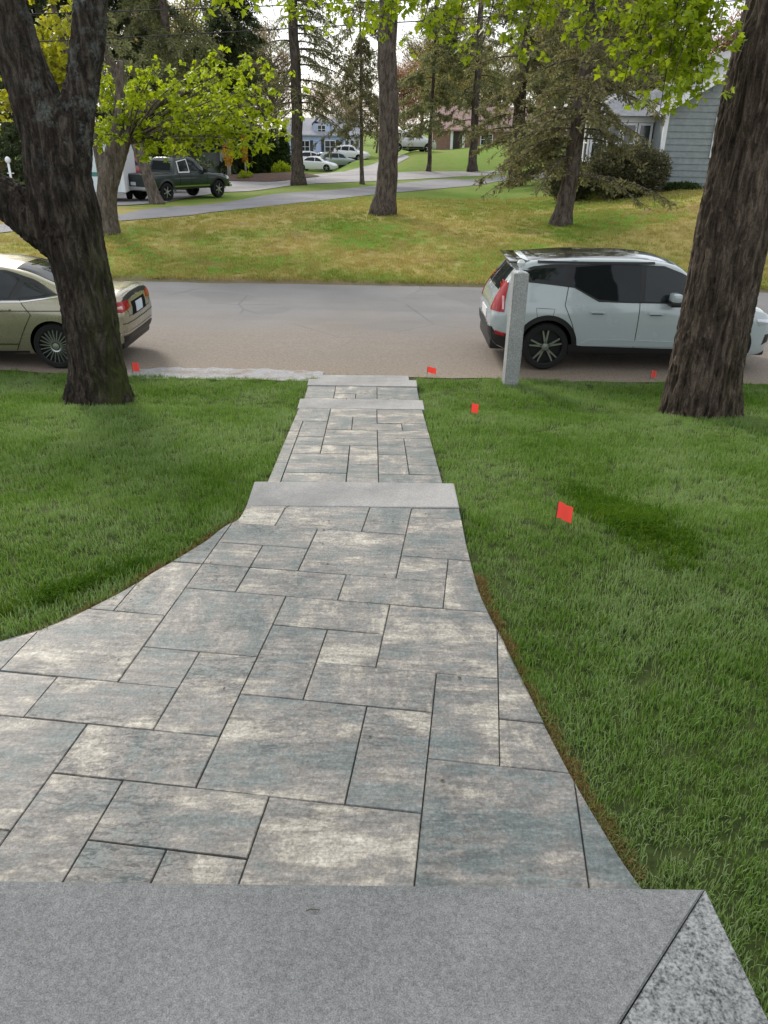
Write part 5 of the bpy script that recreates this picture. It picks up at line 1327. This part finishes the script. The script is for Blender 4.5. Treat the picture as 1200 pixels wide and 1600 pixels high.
# side porch: low wall, row of white-framed windows, hipped roof
por = bpy.data.objects.new('porch', None); link(por, gh); por.location = (-2.6, 1.6, 0)
MB().box(0, 2.58, 0, 5.6, 0, .95).build('porch_wall', SIDING, por)
for i in range(4): house_window(gh, -2.28 + i * .64, 1.57, .97, .60, 1.55, '-y', mull=0)
for i in range(6): house_window(gh, -2.62, 2.05 + i * .92, .97, .86, 1.55, '-x', mull=0)
MB().box(-.04, 2.58, -.04, 5.64, 2.54, 2.76).build('porch_fascia', WHITE, por)
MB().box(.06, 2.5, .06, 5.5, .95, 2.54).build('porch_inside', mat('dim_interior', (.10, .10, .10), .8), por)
MB().add([(-.4, -.4, 2.77), (2.7, -.4, 2.77), (2.7, 6.0, 2.77), (-.4, 6.0, 2.77), (1.5, 1.3, 3.75), (2.7, 1.3, 3.75), (2.7, 4.3, 3.75), (1.5, 4.3, 3.75)], [(0, 1, 5, 4), (0, 4, 7, 3), (3, 7, 6, 2), (4, 5, 6, 7), (0, 3, 2, 1)]).build('porch_roof', SHINGLE, por, fix=True)
for p_ in ((-.08, -.05), (-.02, 5.5)): MB().tube([(-2.66 + p_[0] * .2, 1.5 + max(0, p_[1]), 2.6), (-2.66, 1.5 + max(0, p_[1]), .05)], .035, 8).build('downpipe', WHITE, gh)

# blue house far down the drive
BLUE = m_flat('periwinkle_siding', (.50, .60, .82), .08, 2)
bz_ = float(terr(-7, 100)) + .25
bh = empty('blue_house', (-12.6, 100, bz_), rad(3), 'periwinkle blue house with a dormer and dark shutters behind the parked cars', 'house')
MB().box(0, 9.0, 0, 8, 0, 3.0).build('wall', BLUE, bh)
DKSH = mat('navy_shutter', (.025, .04, .07), .6)
for i in range(11): MB().add([(0, -.02, .25 + i * .25), (7, -.02, .25 + i * .25), (7, -.05, .02 + i * .25), (0, -.05, .02 + i * .25), (0, 0, .25 + i * .25), (7, 0, .25 + i * .25)], [(0, 1, 2, 3), (0, 4, 5, 1)]).build('siding_board', BLUE, bh)
house_window(bh, 5.4, -.07, 1.0, 1.35, 1.45, shutters=DKSH); house_window(bh, 2.4, -.07, 1.0, 1.2, 1.4, shutters=DKSH)
MB().box(7.0, 9.02, -.25, 0, 0, 2.95).build('bay_wall', BLUE, bh)
for i in range(3): house_window(bh, 7.4 + i * .62, -.30, .8, .56, 1.75, mull=0)
gable_roof(bh, 0, 9.0, 0, 8, 3.0, 4.7, m_flat('light_grey_shingle', (.36, .37, .42), .15, 4, .6), 'x')
dm = bpy.data.objects.new('dormer', None); link(dm, bh); dm.location = (3.4, .6, 2.9)
MB().prism([(0, 0), (2.0, 0), (2.0, 2.4), (0, 2.4)], 0, 1.3).build('dormer_wall', BLUE, dm)
gable_roof(dm, 0, 2.0, 0, 2.4, 1.3, 2.2, SHINGLE, 'y', .15).name = 'dormer_roof'
house_window(bh, 4.4, .55, 3.1, 1.0, .95)

# brick house on its mound
def m_brick():
    m = mat('red_brown_brick', rough=.85, spec=.2); k = N(m); v = k.coord('Object', rot=(math.pi / 2, 0, 0))
    b = k.n('ShaderNodeTexBrick'); b.inputs['Scale'].default_value = 4.2; b.inputs['Color1'].default_value = (.21, .10, .075, 1); b.inputs['Color2'].default_value = (.27, .15, .115, 1); b.inputs['Mortar'].default_value = (.34, .29, .26, 1); b.inputs['Mortar Size'].default_value = .015
    k.l(v, b.inputs['Vector']); k.col(k.mix(.3, b.outputs['Color'], k.ramp(k.noise(v, 2, 5, .6), [(.3, (.12, .07, .05)), (.7, (.34, .24, .2))]))); return m
BRICK = m_brick()
kz = 1.75
kh = empty('brick_house', (4.4, 88, kz), rad(-2), 'red-brown brick ranch house on the green mound behind the spruces', 'house')
MB().box(0, 15.5, 0, 8, -.6, 2.2).build('wall', BRICK, kh)
gable_roof(kh, 0, 15.5, 0, 8, 2.2, 4.3, m_flat('dusty_red_shingle', (.33, .215, .20), .15, 3, .75), 'x')
dk = bpy.data.objects.new('door', None); link(dk, kh); dk.location = (2.6, -.04, 0)
MB().box(-.75, -.48, -.05, .03, 0, 2.1).build('door_trim', WHITE, dk); MB().box(.48, .75, -.05, .03, 0, 2.1).build('door_trim', WHITE, dk)
MB().box(-.48, .48, -.03, .03, 0, 2.05).build('door_leaf', mat('dark_door', (.03, .02, .018), .5), dk)
for x_ in (5.6, 8.4, 11.6, 14.0): house_window(kh, x_, -.03, .7, 1.3, 1.15)
MB().box(.6, 5.6, -2.2, -.2, -.5, .06).build('front_terrace', mat('pale_concrete', (.62, .62, .61), .8), kh)
MB().box(11, 11.8, 3.6, 4.4, 3.6, 5.2).build('chimney', BRICK, kh)

# ------------------------------------------------------------------ shrubs, hedge, fence
def shrub(name, label, c, rx, ry, rz, mat_n, n, size, seed, kind='oval', cat='shrub', group=None, column=False):
    r = np.random.RandomState(seed); x, y = c; z = float(terr(x, y)); root = empty(name, (x, y, z), 0, label, cat, group)
    st = MB()
    for k in range(22):
        a = r.uniform(0, 6.283); e = np.array([math.cos(a) * rx * r.uniform(.2, .85), math.sin(a) * ry * r.uniform(.2, .85), rz * r.uniform(.5, 1.7 if not column else 1.9)])
        st.tube([(e[0] * .1, e[1] * .1, -.05), (e[0] * .5, e[1] * .5, e[2] * .55), tuple(e)], [.03, .018, .006], 5, False)
    st.build('stems', BARK_G, root)
    v = r.normal(0, 1, (n, 3)); v /= np.linalg.norm(v, axis=1)[:, None]; rr = r.uniform(0, 1, n)[:, None] ** .33
    bump_ = np.array([1 + .28 * noise.noise(Vector((q[0] * 2.2 + seed, q[1] * 2.2, q[2] * 2.2))) for q in v])[:, None]
    p = v * rr * bump_ * np.array([rx, ry, rz]); p[:, 2] += rz * .95
    if column: w = np.clip(1.25 - p[:, 2] / (2.1 * rz), .12, 1)[:, None]; p[:, :2] *= w
    k = p[:, 2] > 0; p = p[k]
    scatter_leaves('foliage', p, r.normal(0, 1, p.shape) + v[k] * .8 + np.array([0, 0, .3]), size * r.uniform(.6, 1.3, len(p)), kind, mat_n, root, seed)
    return root
YEW = m_leaf('yew_needle', (.05, .052, .025), (.14, .135, .075), .25, .8)
ARB = m_leaf('arborvitae_spray', (.022, .045, .008), (.055, .095, .016), .15, .7)
shrub('yew_bush', 'big ragged olive yew against the porch of the grey house', (9.5, 33.2), 1.7, 1.1, 1.0, YEW, 15000, .13, 301)
shrub('yew_bush', 'smaller ragged yew at the porch corner of the grey house', (7.7, 35.0), 1.1, .9, .85, YEW, 7000, .13, 302)
shrub('low_plant', 'low dark green plant at the foot of the grey wall', (11.9, 33.55), .9, .25, .14, ARB, 1400, .10, 303, cat='plant')
for i, (px, y, hh, lab) in enumerate([(372, 63, 1.35, 'first arborvitae from the pickup in the row by the mulch bed'), (390, 63.4, 1.55, 'second arborvitae from the pickup in the row by the mulch bed'), (408, 63, 1.6, 'third arborvitae from the pickup, in the middle of the row'), (426, 63.3, 1.7, 'fourth arborvitae from the pickup, next to the tallest'), (444, 63, 1.8, 'tallest arborvitae at the spruce end of the row')]):
    p = at_y(px, 250, y); shrub('arborvitae', lab, (float(p[0]), y), .62, .62, hh, ARB, 4200, .17, 310 + i, group='arborvitae row by the mulch bed', column=True)
shrub('round_shrub', 'small round bright shrub at the edge of the mulch bed', (at_y(383, 262, 58)[0], 58.0), .55, .5, .32, LEAF_MID, 900, .12, 320)
shrub('round_shrub', 'loose yellow-green shrub beside the spruce by the parked cars', (at_y(440, 255, 60)[0], 60.0), .7, .6, .6, LEAF_MID, 1400, .15, 321)
# mulch bed
mu = MB(); ang = np.linspace(0, 2 * math.pi, 40, endpoint=False); c_ = at_y(410, 271, 58.5)
ring = [(c_[0] + 3.9 * math.cos(a) * (1 + .08 * math.sin(3 * a)), 59.2 + 2.2 * math.sin(a)) for a in ang]
mu.add([(x, y, float(terr(x, y)) + .06) for x, y in ring] + [(c_[0] + (x - c_[0]) * .6, 59.2 + (y - 59.2) * .6, float(terr(x, y)) + .35) for x, y in ring], [(k, (k + 1) % 40, 40 + (k + 1) % 40, 40 + k) for k in range(40)] + [tuple(range(40, 80))])
tag(mu.build('mulch_bed', m_flat('brown_mulch', (.13, .085, .065), .35, 9, .95), None, True), kind='structure')
# two weeping shrubs in yellow flower on pale stems
for i, (px, top, base, lab) in enumerate([(357, 205, 272, 'larger weeping tree in orange-yellow bloom on a pale stem'), (383, 208, 250, 'smaller weeping tree in orange-yellow bloom near the arborvitae')]):
    y = 59.0 + i * 2.5; p = at_y(px, 255, y); z = float(terr(p[0], y)); zt = at_y(px, top, y)[2] - z
    root = empty('weeping_tree', (p[0], y, z), 0, lab, 'tree', 'weeping yellow trees by the mulch bed')
    MB().tube([(0, 0, -.05), (.02, 0, zt * .5), (0, 0, zt)], [.14 - .06 * i, .11 - .04 * i, .05], 8).build('trunk', mat('pale_stem', (.48, .45, .40), .8), root, True)
    r = np.random.RandomState(330 + i); n = 900; hh = r.uniform(.32 if i == 0 else .4, 1.0, n); a = r.uniform(0, 6.283, n); q = (.36 - .12 * i) * np.sqrt(r.uniform(0, 1, n)) * (.35 + .65 * np.sin(np.clip((hh - .25) / .75, 0, 1) * 2.8) ** .8)
    scatter_leaves('crown', np.stack([q * np.cos(a), q * np.sin(a), hh * zt], 1), np.stack([.2 * np.cos(a), .2 * np.sin(a), -np.ones(n)], 1), .16 * r.uniform(.6, 1.2, n), 'oval', m_leaf('orange_bloom', (.55, .28, .02), (.70, .42, .04), .3), root, 340 + i)
# grey shed-like cabinet between pickup and the bloom
p = at_y(338, 268, 62); cb = empty('utility_cabinet', (p[0], 62, float(terr(p[0], 62))), 0, 'grey utility cabinet with a white end panel behind the pickup bonnet', 'cabinet')
MB().box(-1.1, .35, 0, 1.2, 0, 1.75).build('cabinet_body', m_flat('cabinet_grey', (.20, .22, .24), .1), cb); MB().box(.36, .62, -.02, 1.22, 0, 1.9).build('end_panel', WHITE, cb); MB().box(-1.2, .66, -.1, 1.3, 1.905, 1.97).build('cabinet_roof', m_flat('cabinet_lid', (.3, .3, .32), .1), cb)
# fence with a yellow rail at the far left
fz = .55; fn = empty('board_fence', (-27, 57, float(terr(-27, 57))), 0, 'brown board fence with a yellow top rail at the left behind the lamp post', 'fence')
for i in range(46): MB().box(-8 + i * .3, -8 + i * .3 + .28, 0, .04, 0, 1.15 + .02 * math.sin(i * 2.3)).build('board', m_flat('fence_brown', (.12, .085, .05), .25, 4) if i == 0 else bpy.data.materials['fence_brown'], fn)
MB().box(-8.1, 5.9, -.05, -.005, 1.0, 1.16).build('top_rail', mat('yellow_rail', (.50, .40, .10), .6), fn)
# white lamp post, leaning
lp_ = at_y(21, 298, 38); lz = float(terr(lp_[0], 38)); lm = empty('lamp_post', (lp_[0], 38, lz), 0, 'slim white lamp post with a round head at the far left', 'lamp post')
MB().tube([(0, 0, -.1), (0, 0, 1.55)], .05, 10).build('post', WHITE, lm, True); MB().lathe([(.001, 1.52), (.08, 1.54), (.12, 1.62), (.11, 1.72), (.05, 1.79), (.001, 1.8)], 14, 'z').build('lamp_head', WHITE, lm, True, 50); MB().tube([(-.13, 0, 1.1), (.18, 0, 1.1)], .02, 6).build('cross_bar', WHITE, lm)
# white trailer with a green stripe, beside the pickup's tail
tz = float(terr(-12.4, 36.6)); trl = empty('box_trailer', (-12.75, 36.4, tz + .03), rad(8), 'white box trailer with a green stripe standing left of the pickup', 'trailer')
TW = m_flat('trailer_white', (.66, .74, .76), .06, 2, .4)
MB().box(-1.5, .9, 0, 3.4, .42, 2.35).build('box', TW, trl); MB().box(-1.51, .91, -.012, -.002, 1.05, 1.22).build('stripe', mat('green_stripe', (.05, .20, .17), .5), trl)
MB().box(.80, .96, -.03, 3.4, .40, 2.42).build('corner_post', WHITE, trl); MB().box(-1.5, .9, -.2, -.01, .34, .42).build('rear_sill', m_flat('sill_grey', (.3, .3, .3)), trl)
for sg in (-1.42, .80):
    w_ = MB().lathe([(.14, -.1), (.30, -.11), (.33, -.08), (.33, .08), (.30, .11), (.14, .1)], 20, 'x', (sg, 1.8, .33)).build('wheel', RUBBER, trl, True, 40)
# red vehicle roof between trailer and pickup: the cab of a parked van
rp = (-11.9, 41.0, float(terr(-11.9, 41)) + .07); 
c = Car('parked_van', 'dark red van seen between the white trailer and the pickup cab', (-14.3, 44.0, float(terr(-14.3, 44)) + .07), rad(20), dict(SUV, fields=scaled(SUV['fields'], 4.42, 4.9, 1.65, 2.0), len=(-2.45, 2.45), axles=(-1.5, 1.5), spokes=('plain', 5)), m_paint('dark_red_paint', (.24, .012, .03), .3), None, False, 'van')
for v in ('R', 'L'):
    c.patch('window', v, [(-1.5, 1.38), (-.1, 1.32), (-.1, 1.80), (-1.5, 1.76)], GLASS, .006, nr=5, nc=8); c.patch('window', v, [(.0, 1.31), (1.0, 1.28), (.5, 1.72), (.0, 1.80)], GLASS, .006, nr=5, nc=8)
    c.patch('tail_lamp', v, [(-2.35, 1.05), (-2.2, 1.05), (-2.2, 1.35), (-2.3, 1.35)], RED, .01, nr=3, nc=3)

# ------------------------------------------------------------------ post, flags, wires, small things
px_, py_ = 1.79, 10.62; gpz = float(terr(px_, py_))
post = empty('granite_post', (px_, py_, gpz), rad(4), 'square grey granite post at the edge of the lawn in front of the SUV tail', 'post')
bm = bmesh.new(); bmesh.ops.create_cube(bm, size=1); bmesh.ops.scale(bm, vec=(.205, .205, 1.75), verts=bm.verts)
bmesh.ops.subdivide_edges(bm, edges=bm.edges, cuts=5, use_grid_fill=True)
bmesh.ops.bevel(bm, geom=[e for e in bm.edges if e.calc_face_angle(0) > 1], offset=.010, segments=2, affect='EDGES')
for v in bm.verts: v.co += Vector((noise.noise(v.co * 9), noise.noise(v.co * 9 + Vector((5, 0, 0))), 0)) * .006
for v in bm.verts: v.co.z += .70
me = bpy.data.meshes.new('shaft'); bm.to_mesh(me); bm.free(); me.materials.append(m_granite('post_granite', .30, .17, (.97, 1.0, .99), 120, .16, .4)); link(bpy.data.objects.new('shaft', me), post)
cap = MB(); cap.box(-.045, .045, -.045, .045, 1.574, 1.59); cap.tube([(0, 0, 1.59), (0, 0, 1.66)], .022, 10); cap.lathe([(.022, 1.64), (.05, 1.67), (.055, 1.70), (.03, 1.735), (.001, 1.74)], 14, 'z'); cap.build('finial', mat('pale_finial', (.62, .64, .66), .3), post, True, 40)
FLAG = m_leaf('orange_flag_vinyl', (.92, .15, .12), (1.0, .20, .16), .45, .5)
WIRE = mat('flag_wire', (.10, .10, .10), .5, .6)
def flag(label, x, y, h, yaw, fw_=.105, fh=.075, tilt=0.0):
    z = float(terr(x, y)); f = empty('marker_flag', (x, y, z), yaw, label, 'flag', 'orange utility marker flags'); f.rotation_euler = (tilt, 0, yaw)
    MB().tube([(0, 0, -.03), (.004, 0, h)], .0034, 5).build('wire', WIRE, f)
    vs = []; n = 8; fs = []
    for j in range(2):
        for i in range(n + 1):
            t = i / n; vs.append((.004 + fw_ * t, .018 * math.sin(t * 5 + 1) * t, h - .004 - fh * (1 - j) - .22 * fw_ * t * t + .004 * math.sin(t * 9)))
    m = len(vs); vs += [(a, b + .0008, c) for a, b, c in vs]
    for i in range(n): fs += [(i, i + 1, n + 2 + i, n + 1 + i), (m + i, m + n + 1 + i, m + n + 2 + i, m + i + 1)]
    MB().add(vs, fs).build('flag_sheet', FLAG, f, True)
def fpos(px, py):
    y = 3.0
    for _ in range(60):
        zz = float(terr(0, y)); p = at_z(px, py, zz); y = .5 * y + .5 * float(p[1])
    return float(p[0]), float(p[1])
for px, py, h, yaw, lab, fs_ in [(866, 824, .20, rad(-20), 'nearest orange flag, standing in the dark uncut grass', (.105, .12)), (735, 652, .17, rad(30), 'orange flag on the lawn right of the middle of the walk', (.10, .11)), (667, 590, .17, rad(5), 'orange flag by the street just right of the lowest step', (.13, .09)), (1015, 595, .16, rad(25), 'orange flag at the lawn edge below the SUV doors', (.10, .10)), (208, 586, .19, rad(40), 'orange flag by the gold sedan rear bumper, beside the forked maple', (.10, .13))]:
    x, y = fpos(px, py); flag(lab, x, y, h, yaw, *fs_)
# bits fallen on the stonework
tw = MB().tube([(0, 0, .003), (.012, .003, .004), (.03, .002, .003)], [.0012, .0014, .0008], 5).build('fallen_twig', BARK_G, None); tw.location = tuple(at_z(478, 1424, 1.7505)); tag(tw, 'tiny dark twig lying on the granite stoop', 'twig')
lf = np.random.RandomState(77); n = 70; yv = lf.uniform(1.9, 8.3, n); xv = path_l(yv) + (path_r(yv) - path_l(yv)) * lf.uniform(.04, .96, n)
ok_ = (yv < 4.8) | (yv > 5.4); xv, yv = xv[ok_], yv[ok_]; zv = np.where(yv < 4.86, z1(yv), z2(yv)) + .004
lo_ = scatter_leaves('leaf_litter', np.stack([xv, yv, zv], 1), np.stack([lf.normal(0, 1, len(xv)), lf.normal(0, 1, len(xv)), lf.uniform(0, .15, len(xv))], 1), lf.uniform(.008, .024, len(xv)), 'oval', mat('litter_brown', (.07, .05, .025), .9), None, 78, .1)
tag(lo_, 'small brown bits of litter scattered over the pavers', 'litter', kind='stuff')
# service wires along the far side of the street
CAB = mat('black_cable', (.015, .015, .016), .6)
for (a, b, lab) in [((165, 57), (720, 26), 'lower black overhead cable crossing above the far side of the street'), ((165, 15), (720, -6), 'upper black overhead cable crossing the top of the view')]:
    A_, B_ = at_y(*a, 21.5), at_y(*b, 21.5); d = (B_ - A_) / np.linalg.norm(B_ - A_); s0, s1 = A_ - d * 26, B_ + d * 26
    pts = [s0 + (s1 - s0) * t + np.array([0, 0, -.0 + .5 * ((2 * t - 1) ** 2 - .1)]) for t in np.linspace(0, 1, 40)]
    tag(MB().tube(pts, .013, 6).build('overhead_cable', CAB, None, True), lab, 'cable', 'overhead cables')
